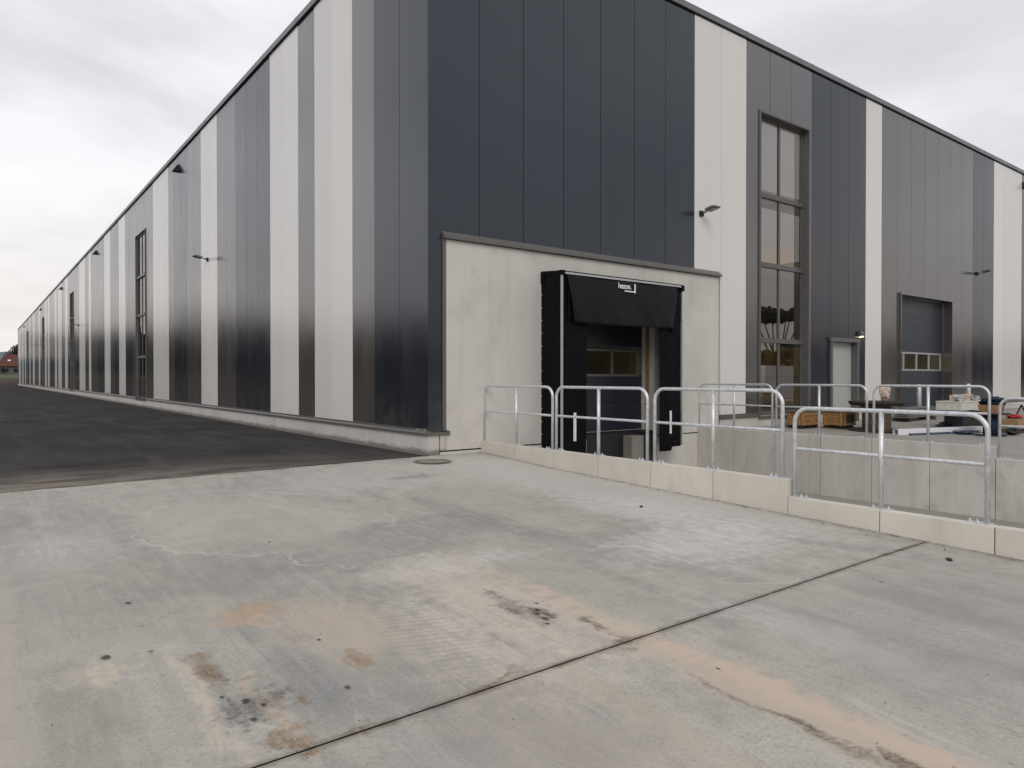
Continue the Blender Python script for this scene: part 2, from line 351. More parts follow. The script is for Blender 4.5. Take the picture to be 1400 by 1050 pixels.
# ------------------------------------------------------------------ mesh helpers
class MB:
    def __init__(s): s.bm = bmesh.new()
    def box(s, x0, x1, y0, y1, z0, z1, bev=0.0):
        vs = [s.bm.verts.new((x, y, z)) for x in (min(x0, x1), max(x0, x1)) for y in (min(y0, y1), max(y0, y1)) for z in (min(z0, z1), max(z0, z1))]
        fs = [(0, 1, 3, 2), (4, 6, 7, 5), (0, 4, 5, 1), (2, 3, 7, 6), (0, 2, 6, 4), (1, 5, 7, 3)]
        f = [s.bm.faces.new([vs[i] for i in q]) for q in fs]
        if bev:
            es = list({e for q in f for e in q.edges})
            bmesh.ops.bevel(s.bm, geom=es, offset=bev, segments=2, affect='EDGES', profile=.6)
        return s
    def rbox(s, c, size, rot=0, bev=0.0, tilt=(0, 0)):
        m = MB(); m.box(-size[0]/2, size[0]/2, -size[1]/2, size[1]/2, -size[2]/2, size[2]/2, bev)
        mat = Matrix.Translation(c) @ Matrix.Rotation(rot, 4, 'Z') @ Matrix.Rotation(tilt[0], 4, 'X') @ Matrix.Rotation(tilt[1], 4, 'Y')
        m.bm.transform(mat); s.merge(m); return s
    def merge(s, o):
        me = D.meshes.new('tmp'); o.bm.to_mesh(me); s.bm.from_mesh(me); D.meshes.remove(me); o.bm.free(); return s
    def prism(s, pts, d0, d1, axis='z'):
        """extrude a polygon; axis z: pts=(x,y); axis x: pts=(y,z); axis y: pts=(x,z)"""
        def P(a, b, d): return {'z': (a, b, d), 'x': (d, a, b), 'y': (a, d, b)}[axis]
        A = [s.bm.verts.new(P(a, b, d0)) for a, b in pts]; B = [s.bm.verts.new(P(a, b, d1)) for a, b in pts]
        n = len(pts)
        f = [s.bm.faces.new(A), s.bm.faces.new(B[::-1])]
        f += [s.bm.faces.new((A[i], B[i], B[(i+1) % n], A[(i+1) % n])) for i in range(n)]
        bmesh.ops.recalc_face_normals(s.bm, faces=f); return s
    def tube(s, pts, r, seg=14, caps=True):
        pts = [Vector(p) for p in pts]; rings = []
        up = None
        for i, p in enumerate(pts):
            d = (pts[min(i+1, len(pts)-1)] - pts[max(i-1, 0)]).normalized()
            if up is None: up = d.orthogonal().normalized()
            else: up = (up - d * up.dot(d)).normalized()
            w = d.cross(up); rr = r[i] if isinstance(r, (list, tuple)) else r
            rings.append([s.bm.verts.new(p + rr * (math.cos(a) * up + math.sin(a) * w)) for a in [2*math.pi*k/seg for k in range(seg)]])
        for A, B in zip(rings, rings[1:]):
            for k in range(seg):
                f = s.bm.faces.new((A[k], A[(k+1) % seg], B[(k+1) % seg], B[k])); f.smooth = True
        if caps: s.bm.faces.new(rings[0][::-1]); s.bm.faces.new(rings[-1])
        return s
    def sheet(s, xs, ys, zf):
        g = [[s.bm.verts.new((x, y, zf(x, y))) for y in ys] for x in xs]
        for i in range(len(xs)-1):
            for j in range(len(ys)-1):
                f = s.bm.faces.new((g[i][j], g[i+1][j], g[i+1][j+1], g[i][j+1])); f.smooth = True
        return s
    def ragged(s, er):
        for v in s.bm.verts:
            if v.co.y < 0: v.co.y += er.get(round(v.co.x, 4), 0)
        return s
    def jitter(s, a, seed=1):
        r = random.Random(seed)
        for v in s.bm.verts: v.co += Vector((r.uniform(-a, a), r.uniform(-a, a), r.uniform(-a, a)))
        return s
    def build(s, name, mat, parent=None, loc=None, recalc=True):
        if recalc: bmesh.ops.recalc_face_normals(s.bm, faces=s.bm.faces)
        me = D.meshes.new(name); s.bm.to_mesh(me); s.bm.free()
        o = D.objects.new(name, me); me.materials.append(mat); COL.objects.link(o)
        if parent is not None:
            o.parent = parent
            if loc is None: o.location = -world_loc(parent)
            else: o.location = loc
        elif loc is not None: o.location = loc
        return o
def split_build(m, name, mat, parent=None, loc=None):
    bm = m.bm; bm.verts.ensure_lookup_table(); seen = set(); out = []
    bm.verts.index_update()
    for v in bm.verts:
        if v.index in seen: continue
        st_ = [v]; isl = []; seen.add(v.index)
        while st_:
            q = st_.pop(); isl.append(q)
            for e in q.link_edges:
                w_ = e.other_vert(q)
                if w_.index not in seen: seen.add(w_.index); st_.append(w_)
        n = MB(); mp = {q: n.bm.verts.new(q.co) for q in isl}
        fs = {f for q in isl for f in q.link_faces}
        for f in fs:
            nf = n.bm.faces.new([mp[q] for q in f.verts]); nf.smooth = f.smooth
        out.append(n.build(name, mat, parent, loc))
    bm.free(); return out
def world_loc(o):
    v = Vector(o.location)
    while o.parent is not None: o = o.parent; v = v + Vector(o.location)
    return v
def thing(name, label, cat, loc=(0, 0, 0), rz=0, group=None):
    o = D.objects.new(name, None); COL.objects.link(o); o.location = loc; o.rotation_euler = (0, 0, rz)
    o.empty_display_size = .2
    return tag(o, label, cat, group)
def tag(o, label=None, cat=None, group=None, kind=None):
    if label: o['label'] = label
    if cat: o['category'] = cat
    if group: o['group'] = group
    if kind: o['kind'] = kind
    return o
def struct(o): o['kind'] = 'structure'; return o
def copy_tree(o, parent=None, loc=None):
    c = o.copy(); COL.objects.link(c)
    if parent is not None: c.parent = parent
    if loc is not None: c.location = loc
    for ch in list(o.children): copy_tree(ch, c)
    return c

# ------------------------------------------------------------------ camera
F_, YAW, PIT, ROL = 964.6627, .651363, -.00867733, -.0000871
fw = Vector((math.sin(YAW)*math.cos(PIT), math.cos(YAW)*math.cos(PIT), math.sin(PIT)))
r_ = Vector((math.cos(YAW), -math.sin(YAW), 0)); u_ = r_.cross(fw)
r2 = r_*math.cos(ROL) + u_*math.sin(ROL); u2 = -r_*math.sin(ROL) + u_*math.cos(ROL)
cam = D.cameras.new('camera'); co = D.objects.new('camera', cam); COL.objects.link(co)
mw = Matrix((( r2.x, u2.x, -fw.x, -6.12288777), (r2.y, u2.y, -fw.y, -10.3712104), (r2.z, u2.z, -fw.z, 1.31), (0, 0, 0, 1)))
co.matrix_world = mw
cam.sensor_width = 36; cam.lens = F_ / 1400 * 36; cam.clip_end = 6000; cam.clip_start = .05
scene.camera = co

# ------------------------------------------------------------------ ground
def interp(v, tab):
    if v <= tab[0][0]: return tab[0][1]
    for (a, za), (b, zb) in zip(tab, tab[1:]):
        if v <= b: return za + (zb - za) * (v - a) / (b - a)
    return tab[-1][1]
GT = [(-60, -.45), (-20, -.42), (-12, -.36), (-8, -.255), (-5, -.175), (-3, -.125), (-2, -.095), (-1, -.045), (0, -.005), (.5, 0)]
def zg(x, y): return interp(y, GT) - min(.2, .008 * max(0, -x))
def frange(a, b, n): return [a + (b - a) * i / n for i in range(n + 1)]
CX0, CX1, FX0, FX1 = 1.06, 1.18, 7.14, 7.26      # dock pit: near and far retaining walls
JY = -7.45
xs = [-60, -40, -25, -15] + frange(-10, 1.06, 11)
struct(MB().sheet(xs, frange(JY + .006, -.04, 24), zg).build('concrete_yard', M['gconc']))
struct(MB().sheet(xs, frange(-20, JY - .006, 20), zg).build('concrete_yard_front', M['gconc']))
struct(MB().sheet(xs, [-60, -45, -35, -27, -20], zg).build('concrete_yard_rear', M['gconc']))
struct(MB().sheet(xs, [JY - .4, JY, JY + .4], lambda x, y: zg(x, y) - .007).build('expansion_joint', M['black']))
za0 = lambda x: -.012 - min(.2, .008 * max(0, -x))
def za(x, y): return -.012 - min(.2, .008 * max(0, -x)) * max(0, 1 - y / 60)
ra = random.Random(5)
ex = frange(-14, 0, 350); er = {round(x, 4): ra.uniform(-.016, .010) + .012 * math.sin(x * 5.3) for x in ex}
struct(MB().sheet(ex, [-.05, .05], lambda x, y: max(zg(x, -.05), za0(x)) + .004 if y < 0 else za0(x) + .003).ragged(er).build('asphalt_edge', M['asphalt']))
struct(MB().sheet([-60, -40, -25, -15] + frange(-10, .3, 8), [-.034, .5, 1, 2, 4, 8, 16, 30, 60, 100, 141], za).build('asphalt_road', M['asphalt']))
yz = lambda x, y: .04 + .02 * max(y, -30) if y < 0 else .04
struct(MB().sheet([7.26, 9, 12, 16, 22, 30, 42, 60, 90], [-60, -40, -30, -20, -12, -8, -6, -4, -2, 0, .3], yz).build('side_yard', M['yconc']))
# slab joints in the side yard, cut lines
g = MB()
for x in (13.3, 19.3, 25.3): g.sheet([x - .008, x + .008], [-30, -8, -4, 0], lambda a, b: yz(a, b) + .004)
for y in (-2.3, -7.5): g.sheet([7.3, 15, 25, 60], [y - .008, y + .008], lambda a, b: yz(a, b) + .0045)
struct(g.build('yard_joints', M['black']))
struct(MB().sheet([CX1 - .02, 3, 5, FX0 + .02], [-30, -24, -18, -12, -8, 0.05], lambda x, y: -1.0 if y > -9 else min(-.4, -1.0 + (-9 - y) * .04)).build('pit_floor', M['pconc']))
struct(MB().sheet([-60, 1.06, 7.26, 90], [-60.0, -45, -29.9], lambda x, y: -.47).build('rear_yard', M['yconc']))
# surrounding terrain as one ring-like sheet
gx = [-2500, -900, -300, -60, 90, 300, 900, 2500]; gy = [-2500, -900, -300, -60, 141, 300, 900, 2500]
m = MB(); vv = {}
def gv(i, j):
    if (i, j) not in vv: vv[i, j] = m.bm.verts.new((gx[i], gy[j], -.06))
    return vv[i, j]
for i in range(7):
    for j in range(7):
        if i == 3 and j == 3: continue
        m.bm.faces.new((gv(i, j), gv(i+1, j), gv(i+1, j+1), gv(i, j+1)))
struct(m.build('ground', M['field']))
struct(MB().sheet([42.2, 90], [.3, 141], lambda x, y: .03).build('side_road', M['asphalt']))
# soil bank and meadow beyond the end of the road
ry = [141, 142.5, 145, 150, 156]; prof = dict(zip(ry, (-.05, .45, .9, 1.22, 1.3)))
rr = random.Random(3); jit = {}
def bankz(x, y):
    k = (round(x, 2), y)
    if k not in jit: jit[k] = rr.uniform(-.12, .12) if y > 141 else 0
    return prof[y] + jit[k]
struct(MB().sheet(frange(-120, 60, 180), ry, bankz).build('soil_bank', M['soil']))
struct(MB().sheet(frange(-300, 200, 25), [155.5, 200, 260, 300, 330, 420], lambda x, y: {155.5: 1.24, 200: 1.75, 260: 2.25, 300: 2.5, 330: 2.6, 420: 2.7}[y]).build('meadow', M['grass']))
# far hill ridge
m = MB()
def hz(x, y):
    e = {1500: 0, 1700: .75, 1900: 1, 2300: .3}[y]
    return e * (47 + 14 * math.sin(x / 310 + .6) + 7 * math.sin(x / 97)) - 1
m.sheet(frange(-2300, 2300, 90), [1500, 1700, 1900, 2300], hz)
struct(m.build('hills', M['hill']))

# ------------------------------------------------------------------ warehouse
BL, BW, ZT = 140.0, 42.0, 9.64       # length along y, width along x, top of panels
W = thing('warehouse', 'large striped warehouse clad in anthracite, grey brown and light grey panels', 'building', (0, 0, 0))
TH = .12
def fmap(side):
    return (lambda u, v, z: (u, v, z)) if side == 'front' else (lambda u, v, z: (v, u, z))
def wbox(m, side, u0, u1, v0, v1, z0, z1, bev=0):
    if side == 'front': m.box(u0, u1, v0, v1, z0, z1, bev)
    else: m.box(v0, v1, u0, u1, z0, z1, bev)
def stripe(m, side, u0, u1, z0, z1, joints):
    """panel strip with notched joints, thickness inwards"""
    g = .006; dp = .016
    js = [j for j in joints if u0 - 1e-6 <= j <= u1 + 1e-6]
    pts = []
    cuts = sorted(set([u0] + js + [u1]))
    rp = random.Random(int(u0 * 100) + (7 if side == 'front' else 3))
    w_ = lambda: -rp.uniform(0, .0022)
    for i, c in enumerate(cuts):
        isj = c in js
        if i == 0:
            pts += [(c, dp), (c + g, dp), (c + g, w_())] if isj else [(c, w_())]
        elif i == len(cuts) - 1:
            pts += [(c - g, w_()), (c - g, dp), (c, dp)] if isj else [(c, w_())]
        else: pts += [(c - g, w_()), (c - g, dp), (c + g, dp), (c + g, w_())]
    pts += [(u1, TH), (u0, TH)]
    if side != 'front': pts = [(b, a) for a, b in pts]
    m.prism(pts, z0, z1, 'z')
ZB = .43
def cladding_run(side, runs, joints, openings, zb=ZB):
    for (u0, u1, k, *low) in runs:
        z0 = low[0] if low else zb
        m = MB(); cuts = [u0]
        ops = [o for o in openings if o[0] < u1 and o[1] > u0]
        if not ops: stripe(m, side, u0, u1, z0, ZT, joints)
        else:
            c = u0
            for (a, b, oz0, oz1) in sorted(ops):
                a2, b2 = max(a, u0), min(b, u1)
                if a2 > c + 1e-6: stripe(m, side, c, a2, z0, ZT, joints)
                stripe(m, side, a2, b2, oz1, ZT, joints)
                if oz0 > z0 + .01: stripe(m, side, a2, b2, z0, oz0, joints)
                c = b2
            if c < u1 - 1e-6: stripe(m, side, c, u1, z0, ZT, joints)
        m.build('wall_panel', M[k], W)
O = 1.05
fj = [O + k for k in range(0, 41)]
F_OPEN = [(9.62, 11.87, .36, 8.0), (13.094, 14.486, .1, 2.346), (17.254, 21.206, .04, 3.976), (29.694, 33.606, .04, 3.976), (37.6, 39.85, .36, 8.0)]
CPT = 3.70  # top of concrete panel
front_runs = [(.27, 7.05, 'dark', CPT), (7.05, 7.94, 'light', CPT), (7.94, 9.05, 'light'), (9.05, 12.05, 'brown'), (12.05, 15.05, 'dark'), (15.05, 16.05, 'light'),
              (16.05, 23.05, 'brown'), (23.05, 25.05, 'dark'), (25.05, 28.05, 'light'), (28.05, 30.05, 'dark'), (30.05, 34.05, 'brown'),
              (34.05, 36.05, 'light'), (36.05, 39.05, 'brown'), (39.05, 41.73, 'dark')]
# the joint at 7.94 is not a real joint: the panel runs behind the concrete
cladding_run('front', front_runs, fj, F_OPEN)
WS = [24.63 + 28.75 * k for k in range(4)]
L_OPEN = [(s, s + 2.35, .36, 7.95) for s in WS]
left_runs = [(.2, 2, 'dark'), (2, 3, 'brown'), (3, 5, 'light'), (5, 6, 'brown'), (6, 8, 'light'), (8, 11, 'dark'), (11, 13, 'brown'), (13, 15, 'light'),
             (15, 17, 'brown'), (17, 19, 'dark'), (19, 20, 'brown'), (20, 23, 'light'), (23, 28, 'brown'), (28, 30, 'dark'), (30, 32, 'light'), (32, 33.4, 'dark'),
             (33.4, 35, 'brown'), (35, 37.2, 'light'), (37.2, 40.2, 'dark'), (40.2, 43.2, 'brown'), (43.2, 44.4, 'light'), (44.4, 46.3, 'brown'), (46.3, 49.7, 'light'),
             (49.7, 52, 'dark'), (52, 55.8, 'brown'), (55.8, 57.7, 'dark'), (57.7, 60, 'light'), (60, 62.7, 'brown'), (62.7, 66, 'light'), (66, 67.3, 'brown'), (67.3, 69.4, 'light'),
             (69.4, 75.2, 'dark'), (75.2, 77.4, 'light'), (77.4, 78.8, 'brown'), (78.8, 81.3, 'light'), (81.3, 88, 'dark'), (88, 90.5, 'light'), (90.5, 97.4, 'brown'),
             (97.4, 101, 'light'), (101, 106, 'brown'), (106, 108, 'light'), (108, 116.6, 'dark'), (116.6, 119, 'light'), (119, 123, 'dark'), (123, 127, 'light'), (127, 131, 'dark'),
             (131, 137.3, 'light'), (137.3, 139.8, 'dark')]
cladding_run('left', left_runs, [float(k) for k in range(1, 140)] , L_OPEN)
# corner trim, folded round the corner
m = MB(); m.prism([(-.008, -.008), (.268, -.008), (.268, 0.10), (.12, .10), (.12, .198), (-.008, .198)], .44, ZT, 'z'); m.build('corner_trim', M['dark'], W)
m = MB(); m.box(-.006, .12, 139.8, 140.0, .44, ZT); m.build('corner_trim', M['dark'], W)
m = MB(); m.box(41.73, 42.0, -.006, .12, .44, ZT); m.build('corner_trim', M['dark'], W)
# far and right walls
m = MB(); m.box(41.88, 42, .12, 139.88, .1, ZT); m.build('rear_wall', M['brown'], W)
m = MB(); m.box(.12, 41.88, 139.88, 140, .1, ZT); m.build('rear_wall', M['brown'], W)
# unseen roof; open strips added to let daylight into the hall
m = MB()
roof_gaps = [(.6, 7.5), (9, 18.4), (19, 21.5), (35, 37), (60, 62), (90, 92)]
y = .12
for a, b in roof_gaps: m.box(.12, 41.88, y, a, 9.35, 9.5); y = b
m.box(.12, 41.88, y, 139.88, 9.35, 9.5); m.build('roof', M['interior'], W)
m = MB(); m.box(.13, 41.87, .36, 139.8, -.1, .17); m.build('floor', M['interior'], W)
# coping
m = MB()
m.box(-.055, 42.055, -.055, .16, 9.665, 9.80); m.box(-.055, .16, .16, 140.05, 9.665, 9.80)
m.box(41.84, 42.055, .16, 140.05, 9.665, 9.80); m.box(.16, 41.84, 139.84, 140.05, 9.665, 9.80)
for k in range(1, 14): m.box(3*k - .03, 3*k + .03, -.059, .164, 9.661, 9.804)
for k in range(1, 47): m.box(-.059, .164, 3*k - .03, 3*k + .03, 9.661, 9.804)
m.build('roof_coping', M['coping'], W)
m = MB(); m.box(-.03, 42.03, -.03, .1, 9.641, 9.664); m.box(-.03, .1, .1, 140, 9.641, 9.664); m.build('drip_gap', M['black'], W)
# base flashing and plinth, left side
segs = []
y = -.055
for s in WS: segs.append((y, s - .06)); y = s + 2.41
segs.append((y, 140.0))
m = MB()
for a, b in segs:
    m.prism([(-.065, .335), (-.065, .36), (-.012, .40), (.02, .40), (.02, .335)], a, b, 'y') if False else None
    pts = [(-.062, .33), (-.062, .37), (-.01, .405), (.03, .405), (.03, .33)]
    # polygon in (x,z) extruded along y
    A = [m.bm.verts.new((p[0], a, p[1])) for p in pts]; B = [m.bm.verts.new((p[0], b, p[1])) for p in pts]
    m.bm.faces.new(A); m.bm.faces.new(B[::-1])
    for i in range(5): m.bm.faces.new((A[i], B[i], B[(i+1) % 5], A[(i+1) % 5]))
    m.box(-.02, .03, max(a, .5), b, .4055, .43)
m.box(-.055, .345, -.062, .03, .33, .385)
m.box(.335, .395, -.066, -.0, .33, .40)
m.build('base_flashing', M['flash'], W)
m = MB(); m.box(-.012, .27, -.012, .03, .386, .44); m.build('base_flashing', M['dark'], W)
m = MB()
yy = 0.0; first = True
L = [0.0] + [7.9 + 6.0 * k for k in range(0, 23)] + [140.0]
for a, b in zip(L, L[1:]):
    if b > a: m.box(-.025, .2, a + (.0 if first else .006), b - .006, -.3, .328); first = False
m.box(-.025, .19, -.03, -.001, -.3, .328); split_build(m, 'plinth', M['plinth'], W)
m = MB(); m.box(.215, .325, -.03, .2, .062, .328); split_build(m, 'plinth', M['plinth'], W)
m = MB(); m.box(.0, .36, .205, .25, -.3, .33); m.box(.02, .2, .01, 139.9, -.3, .32); m.build('plinth_joint', M['black'], W)
# front plinth to the right of the concrete panel
m = MB(); m.box(7.98, 13.02, -.02, .2, -.3, .325); m.box(14.56, 17.2, -.02, .2, -.3, .325); m.box(21.26, 29.6, -.02, .2, -.3, .325); m.box(33.7, 42, -.02, .2, -.3, .325)
split_build(m, 'plinth', M['plinth'], W)
m = MB()
for a, b in ((7.955, 9.56), (11.93, 12.98), (14.60, 17.17), (21.29, 29.6), (33.7, 37.5), (39.9, 42.04)):
    m.box(a, b, -.06, .03, .33, .39); m.box(a, b, -.015, .03, .3895, .43)
split_build(m, 'base_flashing', M['flash'], W)

# concrete panel round the dock door
DX0, DX1, DZ0, DZ1 = 2.66, 5.66, .18, 3.18
m = MB()
m.box(.335, DX0, -.03, .33, .062, 3.69); m.box(DX1, 7.93, -.03, .33, .062, 3.69); m.box(DX0, DX1, -.03, .33, DZ1, 3.69)
m.build('concrete_wall', M['precast'], W)
m = MB(); m.box(.22, DX0, -.03, .3, -1.3, .036); m.box(DX1, FX1 + .5, -.03, .3, -1.3, .036); m.box(DX0, DX1, -.03, .3, -1.3, -.551)
m.build('foundation', M['precast'], W)
m = MB(); m.box(.2, DX0, .0, .3, .0365, .0615); m.box(DX1, 7.9, .0, .3, .0365, .0615); split_build(m, 'groove', M['black'], W)
# flashing over the concrete panel and down its sides
m = MB()
pts = [(-.10, 3.70), (-.10, 3.735), (-.005, 3.83), (.0, 3.83), (.0, 3.70)]
A = [m.bm.verts.new((.27, a, b)) for a, b in pts]; B = [m.bm.verts.new((7.965, a, b)) for a, b in pts]
m.bm.faces.new(A); m.bm.faces.new(B[::-1])
for i in range(5): m.bm.faces.new((A[i], B[i], B[(i+1) % 5], A[(i+1) % 5]))
m.box(.268, .334, -.036, .1, .401, 3.699)
m.box(.269, .334, -.06, -.03, .401, .43)
m.build('panel_flashing', M['flash'], W)
m = MB(); m.box(7.931, 7.949, -.034, .1, .1, 3.699); m.build('panel_edge', M['black'], W)
# dock door: sectional leaf with a window
dd = MB()
for k in range(5):
    z0 = DZ0 + .6 * k
    if k == 2: continue
    dd.box(DX0, DX1, .335, .385, z0 + .003, z0 + .597, .004)
z0 = DZ0 + 1.2
dd.box(DX0, DX0 + .34, .335, .385, z0 + .003, z0 + .597)
dd.box(DX0, DX1, .362, .372, DZ0, z0 - .003); dd.box(DX0, DX1, .362, .372, z0 + .6, DZ1)
door = dd.build('dock_door', M['doorleaf'], W)
m = MB(); x0, x1 = DX0 + .34, 5.56; zz0, zz1 = 1.34, 1.92
m.box(x0, x1, .325, .385, zz0, zz0 + .05); m.box(x0, x1, .325, .385, zz1 - .04, zz1)
for x in (x0 + .02, (x0+x1)/2 - .35, x1 - .82, x1 - .02): m.box(x - .018, x + .018, .3245, .3855, zz0 + .05, zz1 - .04)
m.box(x1, DX1, .335, .385, DZ0 + 1.2, DZ0 + 1.8)
m.build('window_frame', M['flash'], door)
m = MB(); m.box(x0, x1, .350, .356, zz0 + .04, zz1 - .03); m.build('pane', M['doorglass'], door)
m = MB(); m.box(DX1 - .03, DX1 - .002, .12, .2, DZ0, DZ1); m.box(DX0 + .002, DX0 + .03, .12, .2, DZ0, DZ1); split_build(m, 'guide_rail', M['orange'], W)
# dock leveller and pit under the door
m = MB(); m.box(DX0 + .002, DX1 - .002, -.10, .334, -.55, .172); m.build('dock_leveller', M['blackplastic'], W)
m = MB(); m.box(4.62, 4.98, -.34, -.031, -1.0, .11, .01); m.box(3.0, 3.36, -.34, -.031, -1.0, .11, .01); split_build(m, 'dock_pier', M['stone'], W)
m = MB(); m.box(4.99, 5.36, -.30, -.101, -.62, .12, .02); m.box(2.62, 2.99, -.30, -.101, -.62, .12, .02); split_build(m, 'rubber_bumper', M['rubber'], W)

def window(side, u0, u1, z0, z1, cols, rows, proud=.035, dd=0.0):
    """trim, frame, mullions, glass in a reveal"""
    m = MB(); t = .045
    wbox(m, side, u0 - t, u0, -proud, .02, z0 - .02, z1 + t); wbox(m, side, u1, u1 + t, -proud, .02, z0 - .02, z1 + t)
    wbox(m, side, u0, u1, -proud, .02, z1, z1 + t)
    wbox(m, side, u0 - t - .01, u1 + t + .01, -proud - .02, .02, z0 - .09, z0 - .021)
    # reveal lining
    wbox(m, side, u0, u0 + .012, -.04, .2, z0, z1); wbox(m, side, u1 - .012, u1, -.04, .2, z0, z1)
    wbox(m, side, u0 + .012, u1 - .012, -.04, .2, z1 - .012, z1)
    wbox(m, side, u0 + .012, u1 - .012, -.05, .2, z0, z0 + .015)
    w = m.build('window', M['flash'], W)
    m = MB(); d0, d1 = .15 - dd, .21 - dd; a, b, c, d = u0 + .012, u1 - .012, z0 + .016, z1 - .012
    wbox(m, side, a, a + .07, d0, d1, c, d); wbox(m, side, b - .07, b, d0, d1, c, d)
    wbox(m, side, a + .07, b - .07, d0, d1, d - .07, d); wbox(m, side, a + .07, b - .07, d0, d1, c, c + .07)
    for k in range(1, cols):
        u = a + (b - a) * k / cols; wbox(m, side, u - .035, u + .035, d0 + .003, d1, c + .07, d - .07)
    m.build('frame', M['frame'], w)
    for r in rows:
        m = MB()
        wbox(m, side, a + .002, b - .002, d0 - .03, d1 - .005, r - .06, r + .06)
        for k in range(2 * cols):
            u = a + (b - a) * (k + .5) / (2 * cols)
            wbox(m, side, u - .012, u + .012, d0 - .04, d0 - .03, r - .012, r + .012)
        m.build('mullion', M['frame'], w)
    m = MB()
    zz = [c] + list(rows) + [d]
    r = random.Random(int(u0 * 10))
    for i in range(len(zz) - 1):
        for k in range(cols):
            ua = a + (b - a) * k / cols + .03; ub = a + (b - a) * (k + 1) / cols - .03
            e = [r.uniform(-.0015, .0015) for _ in range(4)]
            f = fmap(side)
            pd_ = .18 - dd; q = [f(ua, pd_ + e[0], zz[i]), f(ub, pd_ + e[1], zz[i]), f(ub, pd_ + e[2], zz[i+1]), f(ua, pd_ + e[3], zz[i+1])]
            if side != 'front': q = q[::-1]
            m.bm.faces.new([m.bm.verts.new(v) for v in q])
    m.build('pane', M['glass'], w, None, False)
    return w
rows_f = [2.28, 4.22, 6.0]
w = window('front', 9.62, 11.87, .36, 8.0, 2, rows_f)
window('front', 37.6, 39.85, .36, 8.0, 2, rows_f)
for s in WS: window('left', s, s + 2.35, .36, 7.95, 2, rows_f, .03, .115)

# personnel door
m = MB()
m.box(13.0, 13.10, -.06, .2, .05, 2.34); m.box(14.48, 14.58, -.06, .2, .05, 2.34); m.box(12.96, 14.62, -.075, .2, 2.34, 2.45)
fr = m.build('door_frame', M['flash'], W)
m = MB(); m.box(13.105, 14.475, .13, .18, .06, 2.33, .004); dl = m.build('door', M['greydoor'], W)
m = MB(); m.tube([(14.38, .12, 1.1), (14.38, .06, 1.1), (14.26, .06, 1.1)], .011, 8); m.rbox((14.38, .128, 1.08), (.04, .008, .2)); m.build('door_handle', M['alu'], dl)
# roller doors
def roller(x0, x1, z1):
    m = MB()
    m.box(x0 - .05, x0, -.07, .3, .04, z1 + .05); m.box(x1, x1 + .05, -.03, .3, .04, z1 + .05); m.box(x0, x1, -.03, .3, z1, z1 + .05)
    m.box(x0, x0 + .08, .26, .3, .04, z1); m.box(x1 - .08, x1, .26, .3, .04, z1)
    fr = m.build('door_frame', M['brown'], W)
    m = MB(); zs = []
    z = .05; k = 0; d = .31
    while z < z1 - .001:
        h = .5 if z1 - z > .5 else z1 - z
        if k == 3: z += .62; k += 1; continue
        for q in range(5):
            m.box(x0 + .04, x1 - .04, d + .002 * (q % 2), d + .04, z + h*q/5 + .004, z + h*(q+1)/5 - .004, .0)
        m.box(x0 + .04, x1 - .04, d + .012, d + .04, z, z + h)
        z += h; k += 1
    dr = m.build('roller_door', M['roller'], W)
    m = MB(); za_, zb_ = 1.55 - .0, 2.17
    m.box(x0 + .04, x1 - .04, d - .005, d + .04, 1.551, 1.60); m.box(x0 + .04, x1 - .04, d - .005, d + .04, 2.115, 2.169)
    n = 4; ww = (x1 - x0 - .12) / n
    for i in range(n + 1): m.box(x0 + .06 + ww*i - .025, x0 + .06 + ww*i + .025, d - .006, d + .041, 1.6, 2.115)
    m.build('window_frame', M['alu'], dr)
    m = MB(); m.box(x0 + .05, x1 - .05, d + .012, d + .016, 1.59, 2.13); m.build('pane', M['doorglass'], dr)
roller(17.26, 21.2, 3.97); roller(29.7, 33.6, 3.97)
# rain overflow hoods under the coping
def hood(side, u, z):
    m = MB()
    pts = [(.0, z + .13), (-.04, z + .13), (-.2, z - .10), (-.2, z - .12), (0, z - .12)]
    A = []; B = []
    f = fmap(side)
    A = [m.bm.verts.new(f(u - .13, a, b)) for a, b in pts]; B = [m.bm.verts.new(f(u + .13, a, b)) for a, b in pts]
    m.bm.faces.new(A); m.bm.faces.new(B[::-1])
    for i in range(5): m.bm.faces.new((A[i], B[i], B[(i+1) % 5], A[(i+1) % 5]))
    m.build('overflow_hood', M['blackplastic'], W)
for y in (18.3, 40.6, 62.7, 86.5, 120.5): hood('left', y, 9.15)
hood('front', 28.2, 9.2)
# boxes added inside; their ochre stands in for yellow light behind the door windows
st = thing('added_ochre_boxes', 'added ochre boxes standing in for yellow light behind the dock door window', 'goods', (3, 2.2, .18))
m = MB()
for i in range(4):
    for k in range(3): m.box(1.2 + i*1.7, 2.85 + i*1.7, 5.2, 6.2, .18 + k*1.0, 1.1 + k*1.0, .01)
for i in range(3):
    for k in range(2): m.box(17.2 + i*1.9, 19.0 + i*1.9, 5.2, 6.2, .18 + k*1.2, 1.3 + k*1.2, .01)
m.build('box_stack', M['ochre'], st)

